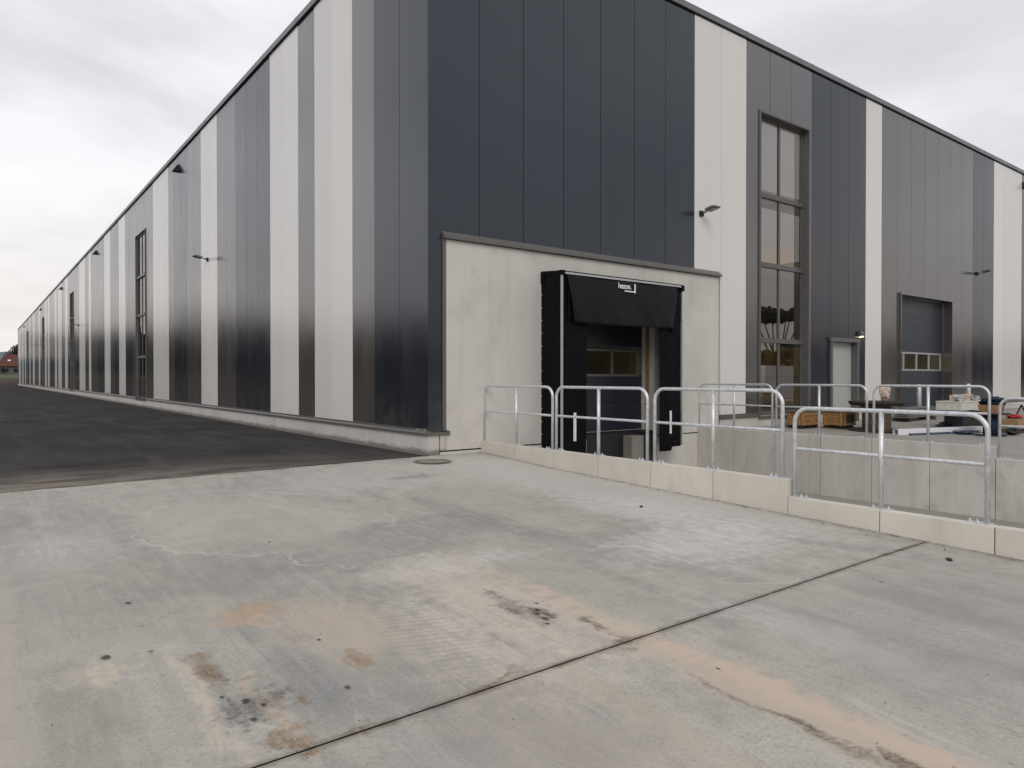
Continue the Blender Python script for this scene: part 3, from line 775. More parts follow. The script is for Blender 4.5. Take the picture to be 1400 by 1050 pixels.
# ------------------------------------------------------------------ dock shelter
S = thing('dock_shelter', 'black fabric dock shelter with white edge bars around the loading door', 'dock shelter', (4.16, -.03, 0))
X0, X1, YF, ZS = 2.47, 5.86, -.60, 3.27
m = MB(); m.box(X0 - .01, X0 + .02, YF + .02, -.032, -.35, ZS - .02); m.build('side_cover', M['fabric'], S)
m = MB(); m.box(X1 - .02, X1 + .01, YF + .02, -.032, -.12, ZS - .02); m.build('side_cover', M['fabric'], S)
def cloth(x0, x1, zf0, z1, y, seed, amp=.012, nx=16, nz=40, step=None):
    r = random.Random(seed); ph = [r.uniform(0, 6) for _ in range(4)]
    m = MB(); th = .012
    def Y(x, z): return y + amp * (math.sin(x*9 + ph[0]) * .5 + math.sin(z*2.3 + x*3 + ph[1]) * .6 + math.sin(z*5.1 - x*5 + ph[2]) * .25)
    for off, rev in ((0, 0), (th, 1)):
        g = []
        for i in range(nx + 1):
            x = x0 + (x1 - x0) * i / nx; zb = zf0(x)
            g.append([m.bm.verts.new((x, Y(x, zb + (z1 - zb)*j/nz) + off, zb + (z1 - zb)*j/nz)) for j in range(nz + 1)])
        for i in range(nx):
            for j in range(nz):
                f = m.bm.faces.new((g[i][j], g[i+1][j], g[i+1][j+1], g[i][j+1])); f.smooth = True
        if off == 0: g0 = g
    bd = lambda g: [g[i][0] for i in range(nx+1)] + [g[nx][j] for j in range(1, nz+1)] + [g[i][nz] for i in range(nx-1, -1, -1)] + [g[0][j] for j in range(nz-1, 0, -1)]
    a, b = bd(g0), bd(g)
    for i in range(len(a)): m.bm.faces.new((a[i], a[(i+1) % len(a)], b[(i+1) % len(a)], b[i]))
    return m
cloth(X0 + .02, 3.10, lambda x: -.35, ZS - .05, YF, 1).build('side_curtain', M['fabric'], S)
cloth(5.19, X1 - .02, lambda x: -.22 if x < 5.55 else -.14, ZS - .05, YF, 2, nx=24).build('side_curtain', M['fabric'], S)
# head curtain: trapezoid, hanging slightly forward
m = MB(); nx, nz = 30, 20
def hc(i, j, off):
    t_ = i / nx; s_ = j / nz
    xa = 2.58 + (2.74 - 2.58) * (s_ ** 1.0); xb = 5.72 + (5.50 - 5.72) * s_
    x = xa + (xb - xa) * t_; z = 3.22 - .88 * s_ - .03 * math.sin(t_ * math.pi) * s_ * .4
    y = -.63 - .05 * math.sin(s_ * 1.7) - .010 * math.sin(x * 5 + s_ * 3) - .006 * math.sin(x * 13 - s_ * 6) * s_ + off
    return (x, y, z)
gs = []
for off in (0, .012):
    g = [[m.bm.verts.new(hc(i, j, off)) for j in range(nz + 1)] for i in range(nx + 1)]; gs.append(g)
    for i in range(nx):
        for j in range(nz): m.bm.faces.new((g[i][j], g[i+1][j], g[i+1][j+1], g[i][j+1])).smooth = True
bd = lambda g: [g[i][0] for i in range(nx+1)] + [g[nx][j] for j in range(1, nz+1)] + [g[i][nz] for i in range(nx-1, -1, -1)] + [g[0][j] for j in range(nz-1, 0, -1)]
a, b = bd(gs[0]), bd(gs[1])
for i in range(len(a)): m.bm.faces.new((a[i], a[(i+1) % len(a)], b[(i+1) % len(a)], b[i]))
m.build('head_curtain', M['fabric_soft'], S)
m = MB(); m.box(2.60, 2.645, -.64, -.61, 2.40, 3.2); m.box(5.52, 5.56, -.645, -.61, 2.28, 2.95); split_build(m, 'curtain_stiffener', M['fabric'], S)
m = MB(); m.prism([(-.032, 3.33), (-.032, 3.25), (YF - .03, 3.25), (YF - .03, 3.285)], X0 - .02, X1 + .02, 'x'); m.build('canopy', M['fabric'], S)
m = MB(); m.box(X0 - .02, X1 + .03, YF - .045, YF - .031, 3.225, 3.262); m.build('edge_bar', M['alu'], S)
m = MB(); m.box(X0 - .014, X0 + .014, YF - .03, YF + .01, -.35, 3.20); m.build('edge_bar', M['alu'], S)
m = MB(); m.box(X1 - .005, X1 + .03, YF - .02, YF + .02, -.12, 3.20); m.build('edge_bar', M['alu'], S)
m = MB(); m.box(X0 - .04, X0 + .05, YF - .05, YF + .02, 3.20, 3.29); m.box(X1 - .05, X1 + .045, YF - .05, YF + .02, 3.15, 3.27); m.box(X0 - .03, X0 + .03, -.12, -.032, 3.1, 3.30); split_build(m, 'corner_cap', M['fabric'], S)
m = MB()
for k in range(14): m.rbox((X0 - .014, -.055, .0 + .24 * k), (.01, .02, .02))
m.build('fastener', M['alu'], S)
m = MB(); m.box(2.755, 2.825, YF - .018, YF - .013, .13, .66); m.build('guide_marking', M['white'], S)
m = MB(); m.box(5.475, 5.535, YF - .018, YF - .013, .14, .62); m.build('guide_marking', M['white'], S)
# small white maker's lettering
def text(body, size, loc, name, mat, parent):
    cu = D.curves.new('t', 'FONT'); cu.body = body; cu.size = size; cu.extrude = .002; cu.space_character = .92; cu.offset = .003
    to = D.objects.new('t', cu); COL.objects.link(to); bpy.context.view_layer.update()
    me = D.meshes.new_from_object(to); D.objects.remove(to)
    me.transform(Matrix.Rotation(math.pi/2, 4, 'X')); me.transform(Matrix.Translation(loc))
    me.materials.append(mat); o = D.objects.new(name, me); COL.objects.link(o); o.parent = parent; o.location = -world_loc(parent)
    return o
text('hezon.', .15, (3.88, -.668, 3.065), 'lettering', M['white'], S)
m = MB(); m.box(4.335, 4.37, -.675, -.668, 2.995, 3.175); m.box(4.06, 4.335, -.675, -.668, 3.005, 3.03); m.build('lettering', M['white'], S)

# ------------------------------------------------------------------ retaining walls
def ret_wall(name, label, x0, x1, mat, face, ys, lowfrom=-6.0):
    w = thing(name, label, 'retaining wall', ((x0+x1)/2, 0, 0))
    for k in range(ys):
        y1, y0 = -k - (.035 if k == 0 else .004), -k - 1 + .004
        top = .18 if k < 6 else -.01
        m = MB(); m.box(x0, x1, y0, y1, -1.3, top, .009); e = m.build('wall_element', mat, w)
        # lifting anchor recess plugs
        for q in (-k - .27, -k - .73):
            pl = MB(); pl.tube([(face, q, top - .55), (face + (.003 if face > 3 and False else -.003), q, top - .55)], .018, 10)
            pl.bm.free()
    m = MB(); m.box(x0 + .02, x1 - .02, -ys, -.05, -1.3, -.03); m.build('joint_filler', M['black'], w)
    return w
ret_wall('retaining_wall', 'low cream concrete kerb wall along the near side of the dock pit', CX0, CX1, M['curb'], CX0, 13)
ret_wall('retaining_wall', 'stained grey concrete wall along the far side of the dock pit', FX0, FX1, M['oldcurb'], FX0, 13)

# ------------------------------------------------------------------ railings
def make_railing(label):
    R = thing('guard_railing', label, 'railing', (0, 0, 0), 0, 'galvanised guard railings around the dock pit')
    Lr, H, r = 1.88, .985, .0225; c = .16
    pts = [(0, 0, .008), (0, 0, H - c)]
    for k in range(1, 8):
        a = math.pi / 2 * k / 8; pts.append((0, -(c - c*math.cos(a)), H - c + c*math.sin(a)))
    pts.append((0, -c, H)); pts.append((0, -Lr/2, H)); pts.append((0, -Lr + c, H))
    for k in range(1, 8):
        a = math.pi / 2 * k / 8; pts.append((0, -Lr + c - c*math.sin(a), H - c + c*math.cos(a)))
    pts += [(0, -Lr, H - c), (0, -Lr, .008)]
    MB().tube(pts, r, 16).build('hoop', M['galv'], R, (0, 0, 0))
    MB().tube([(0, -Lr/2, .008), (0, -Lr/2, H - r*.6)], .0245, 16).build('post', M['galv'], R, (0, 0, 0))
    for a, b in ((-.012, -Lr/2 + .015), (-Lr/2 - .015, -Lr + .012)):
        d = -1
        MB().tube([(0, a, .535), (0, a - .03, .535), (0, b + .03, .535), (0, b, .535)], [.006, .019, .019, .006], 14).build('middle_rail', M['galv'], R, (0, 0, 0))
    for yb, o in ((0, -.06), (-Lr/2, 0), (-Lr, .06)):
        m = MB(); m.box(-.04, .04, yb + o - .1, yb + o + .1, 0, .008, .002); pl = m.build('base_plate', M['galv'], R, (0, 0, 0))
        m = MB()
        for q in ((-.075, .075) if o == 0 else ((-.02 - .06, -.02) if o < 0 else (.02, .08))):
            yy_ = yb + o + q
            m.tube([(.0, yy_, .008), (.0, yy_, .02)], .014, 6); m.tube([(0, yy_, .02), (0, yy_, .036)], .007, 8)
        m.build('bolt', M['galv'], pl, (0, 0, 0))
    return R
near = ['galvanised railing on the near kerb wall, the one touching the building',
        'galvanised railing on the near kerb wall in front of the dock door left half',
        'galvanised railing on the near kerb wall, third from the building, before the step down',
        'nearest and largest galvanised railing, standing on the lower end of the near kerb wall']
far = ['galvanised railing on the far pit wall, the one beside the concrete panel',
       'galvanised railing on the far pit wall in front of the wooden crates',
       'galvanised railing on the far pit wall in front of the roller door',
       'galvanised railing on the lower step of the far pit wall at the right edge']
rl = make_railing(near[0]); rl.location = (CX0 + .075, -.03, .181)
ylist = [-.03, -2.0, -4.01, -6.04]
for i in range(1, 4):
    c = copy_tree(rl, loc=(CX0 + .075, ylist[i], .181 if i < 3 else -.009)); c['label'] = near[i]
for i in range(4):
    c = copy_tree(rl, loc=(FX0 + .06, ylist[i], .181 if i < 3 else -.009)); c['label'] = far[i]

# ------------------------------------------------------------------ wall lamps
def flood(side, u, z, label):
    f = fmap(side); base = f(u, -.001, z)
    T = thing('flood_lamp', label, 'wall lamp', base, 0, 'flood lamps on the warehouse walls')
    m = MB(); wbox(m, side, u - .06, u + .06, -.05, -.001, z - .07, z + .05, .006); m.build('wall_bracket', M['blackplastic'], T)
    m = MB(); m.tube([f(u, -.05, z), f(u, -.16, z + .01)], .022, 10); m.build('arm', M['coping'], T)
    m = MB(); m.rbox((0, 0, 0), (.22, .28, .04) if side == 'front' else (.28, .22, .04), 0, .012, (-.18, 0) if side == 'front' else (0, .18))
    for k in range(6):
        q = -.12 + .048 * k
        m.rbox((q * .75, .04, .026) if side == 'front' else (.04, q * .75, .026), (.008, .2, .02) if side == 'front' else (.2, .008, .02), 0, 0, (-.18, 0) if side == 'front' else (0, .18))
    m.bm.transform(Matrix.Translation(f(u, -.33, z + .05))); m.build('lamp_head', M['coping'], T)
    m = MB(); m.rbox((0, 0, -.029), (.18, .23, .006) if side == 'front' else (.23, .18, .006), 0, 0, (-.18, 0) if side == 'front' else (0, .18))
    m.bm.transform(Matrix.Translation(f(u, -.33, z + .05))); m.build('lens', M['glass'], T)
    return T
flood('front', 7.28, 5.12, 'grey flood lamp on the light grey stripe just right of the dock')
flood('front', 23.4, 5.17, 'grey flood lamp on the anthracite stripe right of the roller door')
flood('left', 14.1, 5.2, 'grey flood lamp on the left long wall nearest the corner')
flood('left', 50.3, 5.2, 'small flood lamp on the left long wall beside the second tall window')
flood('left', 92.0, 5.2, 'tiny flood lamp far down the left long wall')
T = thing('door_lamp', 'small lit wall lamp above the right corner of the grey door', 'wall lamp', (14.72, 0, 2.6))
m = MB()
m.prism([(0, 2.68), (-.06, 2.68), (-.10, 2.64), (-.10, 2.54), (0, 2.51)], 14.63, 14.78, 'x'); m.build('lamp_housing', M['flash'], T)
m = MB(); m.prism([(-.015, 2.503), (-.015, 2.512), (-.094, 2.536), (-.094, 2.522)], 14.64, 14.77, 'x'); m.build('bulb', M['lamp'], T)

# ------------------------------------------------------------------ things in the side yard
def ground_z(x, y): return yz(x, y)
def crate(x, y, sx, sy, h, label, open_end=False):
    z = ground_z(x, y); T = thing('wooden_crate', label, 'crate', (x, y, z), 0, 'wooden crates by the wall')
    def P(m, n, mat): return m.build(n, mat, T, (0, 0, 0))
    z0 = .09
    m = MB()
    for k in (0, .5, 1): m.box(.03 + (sx - .13) * k, .10 + (sx - .13) * k, 0, sy, 0, .05)
    for k in (.15, .85): m.box(0, sx, sy*k - .04, sy*k + .04, .051, z0)
    split_build(m, 'skid', M['darkwood'], T, (0, 0, 0))
    m = MB(); n = 4; hh = (h - z0) / n
    for k in range(n):
        a, b = z0 + hh*k + .003, z0 + hh*(k+1) - .003
        m.box(0, .022, .022, sy - .022, a, b, .003); m.box(sx - .022, sx, .022, sy - .022, a, b, .003); m.box(0, sx, sy - .022, sy, a, b, .003)
        if not open_end: m.box(0, sx, 0, .022, a, b, .003)
    m.box(.02, sx - .02, .03, sy - .02, z0, z0 + .02)
    P(m, 'side_boards', M['wood'])
    m = MB()
    for xx in (0.0, sx - .07): m.box(xx, xx + .07, -.024, -.001, z0, h, .003)
    m.box(.07, sx - .07, -.024, -.001, h - .07, h, .003); m.box(.07, sx - .07, -.024, -.001, z0, z0 + .06, .003)
    for yy_ in (.03, sy - .1): m.box(-.024, -.001, yy_, yy_ + .07, z0, h, .003)
    split_build(m, 'batten', M['wood'], T, (0, 0, 0))
    m = MB(); m.box(-.03, sx + .02, -.03, sy + .01, h + .001, h + .03, .003)
    if open_end: m.box(.022, sx - .022, .03, .04, z0 + .02, h - .01)
    P(m, 'lid', M['oldwood'])
    m = MB(); 
    for q in (.3, .8): m.tube([(sx*q, -.027, h*.5), (sx*q, -.024, h*.5)], .02, 8)
    if not open_end: P(m, 'grip_hole', M['black'])
    else: m.bm.free()
    return T
crate(10.36, -.72, .86, .40, .40, 'closed orange wooden crate on skids standing in front of the tall window')
crate(11.22, -1.35, .56, .56, .43, 'orange wooden crate with a framed open end, next to the cable drum', True)

def disc(m, x, y, z0, z1, r, seg=40):
    m.tube([(x, y, z0), (x, y, z1)], r, seg)
cx, cy = 11.55, -2.0; cz = ground_z(cx, cy)
T = thing('cable_drum', 'large dark wooden cable drum lying on its flange as a table beside the crates', 'cable drum', (cx, cy, cz))
m = MB(); disc(m, 0, 0, .68, .735, .63); disc(m, 0, 0, .64, .679, .60)
m.build('flange', M['darkwood'], T, (0, 0, 0))
m = MB(); disc(m, 0, 0, .0, .05, .63); m.build('flange', M['darkwood'], T, (0, 0, 0))
m = MB()
for k in range(18):
    a = 2*math.pi*k/18; m.rbox((.31*math.cos(a), .31*math.sin(a), .345), (.02, .104, .588), a, .004)
m.build('hub', M['oldwood'], T, (0, 0, 0))
def crumple(n, size, seed, sub=4, amp=.22):
    from mathutils import noise as NO
    m = MB(); bmesh.ops.create_icosphere(m.bm, subdivisions=sub, radius=1)
    for v in m.bm.verts:
        d = v.co.normalized(); q = d * 1.6 + Vector((seed * 3.1, seed * 1.7, 0))
        a = NO.noise(q) * .55 + (1 - abs(NO.noise(q * 2.3)) * 2) * .22 - abs(NO.noise(q * 5.1)) * .22
        box = 1 / max(abs(d.x), abs(d.y), abs(d.z)) ** .55
        v.co = d * (.72 + a * (.6 + amp)) * box
    lo = min(v.co.z for v in m.bm.verts); hi = max(v.co.z for v in m.bm.verts)
    for v in m.bm.verts: v.co = Vector((v.co.x*size[0], v.co.y*size[1], (v.co.z - lo) / (hi - lo) * 2 * size[2]))
    for v in m.bm.verts:
        if v.co.z < size[2] * .25: v.co.z *= .3
    return m
o = crumple('b', (.12, .12, .2), 5).build('crumpled_bag', M['pinkbag'], None, (11.86, -2.05, cz + .736)); tag(o, 'crumpled pale pink plastic bag lying on top of the cable drum', 'bag')
T = thing('board_stack', 'low stack of long grey boards on the ground behind the cable drum', 'boards', (16.6, -.75, ground_z(16.6, -.75)))
m = MB(); r = random.Random(4)
for k in range(6): m.rbox((r.uniform(-.05, .05), r.uniform(-.03, .03), .13 + .05*k), (2.4, .42, .035), .08 + r.uniform(-.02, .02), .003)
m.build('board', M['coping'], T, (0, 0, 0))
m = MB(); m.box(-.9, -.8, -.25, .25, 0, .11); m.box(.8, .9, -.25, .25, 0, .11); split_build(m, 'bearer', M['oldwood'], T, (0, 0, 0))
# bollards before the roller door
def bollard(x, y, label):
    z = ground_z(x, y); T = thing('steel_bollard', label, 'bollard', (x, y, z), 0, 'bollards guarding the roller door')
    m = MB(); m.tube([(0, 0, 0.01), (0, 0, 1.02), (0, 0, 1.06), (0, 0, 1.075)], [.075, .075, .06, .02], 20); m.build('post', M['galv'], T, (0, 0, 0))
    m = MB(); m.box(-.16, .16, -.16, .16, .0, .012, .002); pl = m.build('base_plate', M['galv'], T, (0, 0, 0))
bollard(17.75, -.38, 'galvanised bollard before the left side of the roller door')
bollard(21.65, -.38, 'galvanised bollard right of the roller door behind the piled boxes')
# aluminium profiles on the ground
def zz(x, y): return ground_z(x, y)
def profile_bar(a, b, w, h, mat, label, off=0.0):
    a = Vector((*a, 0)); b = Vector((*b, 0)); mid = (a + b)/2; L_ = (b - a).length; ang = math.atan2(b.y - a.y, b.x - a.x)
    m = MB(); t_ = .008
    m.box(-L_/2, L_/2, -w/2, w/2, h - t_, h); m.box(-L_/2, L_/2, -w/2, w/2, 0, t_); m.box(-L_/2, L_/2, -w/2, -w/2 + t_, t_, h - t_); m.box(-L_/2, L_/2, w/2 - t_, w/2, t_, h - t_)
    o = m.build('metal_profile', mat, None, (mid.x, mid.y, zz(mid.x, mid.y) + .004 + off)); o.rotation_euler = (0, 0, ang)
    tag(o, label, 'metal profile', 'long metal profiles lying on the side yard'); return o
profile_bar((10.95, -2.72), (13.75, -3.55), .15, .13, M['white'], 'long pale aluminium profile lying on the concrete behind the pit wall')
profile_bar((11.1, -2.98), (12.4, -3.32), .07, .04, M['bluefoil'], 'short blue grey profile lying in front of the long pale one')
# pile of black sheet
o = crumple('d', (.55, .2, .09), 9, 4, .3).build('black_tarpaulin', M['blackplastic'], None, (14.35, -2.55, zz(14.35, -2.55))); tag(o, 'crumpled black tarpaulin lying on the ground beside the black crate', 'tarpaulin')
# black crate carrying white boxes
bx, by = 14.15, -2.95; bz = zz(bx, by)
T = thing('black_crate', 'black plastic crate standing under the white foam boxes', 'crate', (bx, by, bz))
m = MB(); m.box(0, .55, 0, .4, 0, .46, .01)
for k in range(4): m.box(.02, .53, -.008, -.001, .06 + .1*k, .09 + .1*k)
m.build('body', M['blackplastic'], T, (0, 0, 0)); m = MB(); m.box(-.02, .57, -.02, .42, .461, .49, .004); m.build('rim', M['blackplastic'], T, (0, 0, 0))
T = thing('foam_box', 'wide white foam box resting on the black crate under a cardboard box', 'box', (bx - .35, by - .1, bz + .491))
m = MB(); m.box(0, 1.5, 0, .6, 0, .2, .012); m.build('body', M['whitebox'], T, (0, 0, 0)); m = MB(); m.box(-.01, 1.51, -.01, .61, .201, .235, .008); m.build('lid', M['whitebox'], T, (0, 0, 0))
T = thing('pallet_table', 'low pale pallet standing behind the black crate beneath the foam box', 'pallet', (bx + .72, by + .1, bz))
m = MB()
for k in range(5): m.box(0, 1.0, .13*k, .13*k + .1, .44, .46)
m.build('deck', M['palecard'], T, (0, 0, 0))
m = MB()
for q in (0, .9): m.box(q, q + .1, 0, .62, 0, .439)
split_build(m, 'leg', M['oldwood'], T, (0, 0, 0))
T = thing('cardboard_box', 'small pale cardboard box on top of the white foam box', 'box', (bx + .15, by + .05, bz + .727))
m = MB(); m.box(0, .5, 0, .32, 0, .15, .004); m.build('body', M['palecard'], T, (0, 0, 0))
m = MB(); m.rbox((.1, -.06, .155), (.2, .12, .006), .1, 0, (.5, 0)); m.rbox((.38, -.05, .158), (.2, .1, .006), 0, 0, (.3, 0)); m.build('flap', M['palecard'], T, (0, 0, 0))
o = crumple('e', (.2, .12, .09), 12, 4).build('plastic_wrap', M['alu'], None, (bx - .12, by + .05, bz + .727)); tag(o, 'crumpled shiny wrap left of the small cardboard box on the foam box', 'wrap')
o = crumple('g', (.22, .12, .06), 13, 4).build('plastic_wrap', M['alu'], None, (bx + .9, by + .05, bz + .727)); tag(o, 'crumpled shiny wrap right of the small cardboard box on the foam box', 'wrap')
o = MB().rbox((0, 0, .05), (.6, .3, .012), .5, 0, (.12, .1)).build('cardboard_sheet', M['card'], None, (bx + .75, by - .35, bz)); tag(o, 'loose brown cardboard sheet on the ground beside the black crate', 'cardboard')
# dark pedestal with cardboard box and navy cloth
px, py = 12.8, -4.05; pz = zz(px, py)
T = thing('pedestal_table', 'small dark pedestal table carrying a cardboard box and a navy cloth', 'table', (px, py, pz))
m = MB(); m.tube([(0, 0, .02), (0, 0, .5)], .17, 20); m.build('column', M['navy'], T, (0, 0, 0))
m = MB(); disc(m, 0, 0, .5, .53, .38); m.build('table_top', M['blackplastic'], T, (0, 0, 0)); m = MB(); disc(m, 0, 0, 0, .019, .3); m.build('foot', M['blackplastic'], T, (0, 0, 0))
T = thing('cardboard_box', 'open cardboard box on the pedestal table beneath a navy cloth', 'box', (px, py, pz + .531))
m = MB(); A = [(-.22, -.16), (.22, -.16), (.22, .16), (-.22, .16)]
b0 = [m.bm.verts.new((a, b, 0)) for a, b in A]; b1 = [m.bm.verts.new((a*1.25, b*1.25, .19)) for a, b in A]
m.bm.faces.new(b0); m.bm.faces.new(b1)
for i in range(4): m.bm.faces.new((b0[i], b0[(i+1) % 4], b1[(i+1) % 4], b1[i]))
m.build('body', M['card'], T, (0, 0, 0)); m = MB(); m.rbox((.17, -.19, .09), (.06, .004, .06)); m.build('label', M['red'], T, (0, 0, 0))
o = crumple('h', (.33, .24, .11), 15, 4, .2).build('navy_cloth', M['navy'], None, (px, py, pz + .70)); tag(o, 'crumpled navy cloth heaped over the open cardboard box', 'cloth')
o = crumple('k', (.45, .22, .045), 16, 4, .3).build('plastic_foil', M['bluefoil'], None, (12.75, -3.55, zz(12.75, -3.55))); tag(o, 'blue grey plastic foil lying flat by the metal profile', 'foil')
o = MB().rbox((0, 0, 0), (.28, .16, .004), .3, 0, (.1, .1)).build('paper_sheet', M['white'], None, (12.35, -3.95, zz(12.35, -3.95) + .06)); tag(o, 'white sheet of paper lying before the blue foil', 'paper')
T = thing('cardboard_box', 'brown cardboard box with a red bag inside at the right edge of the photo', 'box', (14.0, -4.05, zz(14, -4.05)))
m = MB(); m.box(-.1, .85, -.2, .3, .1, .34, .005); m.build('body', M['card'], T, (0, 0, 0))
m = crumple('r', (.3, .2, .06), 18, 3); m.bm.transform(Matrix.Translation((.45, .05, .33))); m.build('red_bag', M['red'], T, (0, 0, 0))
m = MB(); m.box(-.1, .85, -.2, .3, 0, .04); m.box(-.1, 0, -.2, .3, .041, .099); m.box(.75, .85, -.2, .3, .041, .099); m.build('skid', M['oldwood'], T, (0, 0, 0))
o = crumple('u', (.3, .14, .1), 21, 3, .3).build('black_sack', M['blackplastic'], None, (13.55, -4.25, zz(13.5, -4.2))); tag(o, 'black sack slumped between the pedestal table and the red topped box', 'sack')
T = thing('workbench', 'white trestle table behind the cardboard box with the red bag', 'table', (17.4, -3.6, zz(17.4, -3.6)))
m = MB(); m.box(-1.3, .9, -.35, .35, .62, .66, .004); m.build('table_top', M['whitebox'], T, (0, 0, 0))
for xx in (-1.15, .75): m = MB(); m.tube([(xx, -.25, 0), (xx, 0, .62)], .02, 8); m.tube([(xx, .25, 0), (xx, 0, .62)], .02, 8); split_build(m, 'leg', M['blackplastic'], T, (0, 0, 0))
# small loose debris on the near concrete
for i, (x, y, sx, sy, n) in enumerate(((.50, -7.85, .07, .035, 'flat black rubber scrap on the concrete near the end of the joint'), (-.05, -4.85, .05, .03, 'tiny dark pebble on the concrete before the third railing'))):
    o = MB().rbox((0, 0, .008), (sx, sy, .012), .6, .002).jitter(.002, i).build('debris', M['rubber'], None, (x, y, zg(x, y) + .001)); tag(o, n, 'debris')
# grit swept against the kerb, the plinth and along the joint
m = MB(); rg = random.Random(9)
def stone(x, y, z, r):
    vs_ = [m.bm.verts.new((x + r*rg.uniform(.6, 1)*a, y + r*rg.uniform(.6, 1)*b, z + r*rg.uniform(.5, .8)*c)) for a, b, c in ((1, 0, .3), (-.5, .8, .2), (-.5, -.8, .3), (0, 0, 1.3))]
    for q in ((0, 1, 3), (1, 2, 3), (2, 0, 3)): m.bm.faces.new([vs_[k] for k in q])
for _ in range(700):
    y = -rg.uniform(.1, 9.5); x = 1.055 - abs(rg.gauss(0, .09)) - .005
    stone(x, y, zg(x, y), rg.choice((.004, .005, .007, .010)))
for _ in range(260):
    x = rg.uniform(-6, 1.0); y = -.05 - abs(rg.gauss(0, .12)); stone(x, y, zg(x, y), rg.choice((.004, .006, .010)))
for _ in range(260):
    x = rg.uniform(-6, 1.0); y = JY + rg.gauss(0, .05); stone(x, y, zg(x, y), rg.choice((.0025, .0035, .005)))
for _ in range(420):
    x = rg.uniform(-6.5, 1.0); y = -rg.uniform(.3, 9.3); stone(x, y, zg(x, y), rg.choice((.0025, .003, .004, .006)))
o = m.build('loose_grit', M['rubber_dust'], None, None, False); tag(o, 'loose dark grit and small stones scattered over the concrete yard', 'grit', None, 'stuff')
# manhole cover
mx, my = -.29, -.62; mz = zg(mx, my)
T = thing('manhole_cover', 'round rusty manhole cover set in the concrete at the building corner', 'manhole cover', (mx, my, mz))
m = MB(); n = 40
v0 = [m.bm.verts.new((.30*math.cos(2*math.pi*k/n), .30*math.sin(2*math.pi*k/n), .012)) for k in range(n)]
v1 = [m.bm.verts.new((.245*math.cos(2*math.pi*k/n), .245*math.sin(2*math.pi*k/n), .012)) for k in range(n)]
for k in range(n): m.bm.faces.new((v0[k], v0[(k+1) % n], v1[(k+1) % n], v1[k]))
m.build('ring', simple('rusty_iron', (.20, .165, .14), .8, 0, 1.45, .5, 20, .5), T, (0, 0, 0))
m = MB(); m.tube([(0, 0, -.02), (0, 0, .009)], .235, 40); m.build('lid', simple('dusty_iron', (.24, .21, .185), .8, 0, 1.45, .4, 16, .5), T, (0, 0, 0))

# ------------------------------------------------------------------ distance
H = thing('house', 'farmhouse with red tiled hipped roof beyond the meadow at the left edge', 'house', (7, 305, 2.5))
m = MB(); m.box(-6.2, 9, -5, 5, -.4, 3.0)
m.build('wall', M['brick'], H, (0, 0, 0))
m = MB(); A = [(-6.9, -5.6), (9.7, -5.6), (9.7, 5.6), (-6.9, 5.6)]
b0 = [m.bm.verts.new((a, b, 3.0)) for a, b in A]; t0 = m.bm.verts.new((-4.2, 0, 7.4)); t1 = m.bm.verts.new((6, 0, 7.2))
m.bm.faces.new((b0[0], b0[1], t1, t0)); m.bm.faces.new((b0[2], b0[3], t0, t1)); m.bm.faces.new((b0[1], b0[2], t1)); m.bm.faces.new((b0[3], b0[0], t0)); m.bm.faces.new(b0[::-1])
rf = m.build('roof', M['tile'], H, (0, 0, 0))
m = MB(); m.box(-4.0, -3.3, -.4, .3, 6.6, 8.4); m.build('chimney', M['brick'], rf, (0, 0, 0))
m = MB(); m.rbox((-3.0, -2.95, 5.15), (.9, .05, .8), 0, 0, (-.9, 0)); m.build('skylight', M['white'], rf, (0, 0, 0))
for x in (-4.5, -1.8): m = MB(); m.box(x, x + 1.2, -5.06, -4.98, .9, 2.2); m.build('window', M['blackplastic'], H, (0, 0, 0))
m = MB(); m.box(.3, 1.2, -5.06, -4.98, -.1, 2.1); m.build('door', M['red'], H, (0, 0, 0))

def leaf_quads(m, c, rad, n, size, rnd, flat=1.0):
    for _ in range(n):
        d = Vector((rnd.gauss(0, 1), rnd.gauss(0, 1), rnd.gauss(0, 1))).normalized() * (rnd.random() ** .4)
        p = Vector(c) + Vector((d.x*rad[0], d.y*rad[1], d.z*rad[2]))
        a = Vector((rnd.gauss(0, 1), rnd.gauss(0, 1), rnd.gauss(0, 1))).normalized(); b = a.orthogonal().normalized()
        s_ = size * rnd.uniform(.6, 1.3); a *= s_; b *= s_ * .7
        m.bm.faces.new([m.bm.verts.new(p + q) for q in (a, b, -a, -b)])
rnd = random.Random(11)
def tree(x, y, z, h, rx, label, crown0=.3, n=1400, sz=.35):
    T = thing('tree', label, 'tree', (x, y, z))
    m = MB(); m.tube([(0, 0, -.3), (.1, 0, h*.3), (0, .1, h*.8)], [h*.03, h*.022, h*.006], 8)
    for k in range(6):
        a = k * 1.1; m.tube([(0, 0, h*(.3 + .07*k)), (math.cos(a)*rx*.5, math.sin(a)*rx*.5, h*(.42 + .08*k))], [h*.01, h*.003], 6)
    m.build('trunk', M['bark'], T, (0, 0, 0))
    m = MB()
    for k in range(9):
        a = rnd.uniform(0, 6.3); q = rnd.uniform(0, .55)
        leaf_quads(m, (math.cos(a)*rx*q, math.sin(a)*rx*q, h*rnd.uniform(crown0 + .15, .85)), (rx*.5, rx*.5, h*.16), n//9, sz, rnd)
    m.build('crown', M['leaf'], T, (0, 0, 0), False)
tree(8.2, 322, 2.6, 12.0, 4.0, 'dark leafy tree rising behind the red roof beside the wall end')
tree(2.0, 300 - 9, 2.4, 2.3, 1.5, 'low dark garden bush in front of the farmhouse', .2, 500, .2)
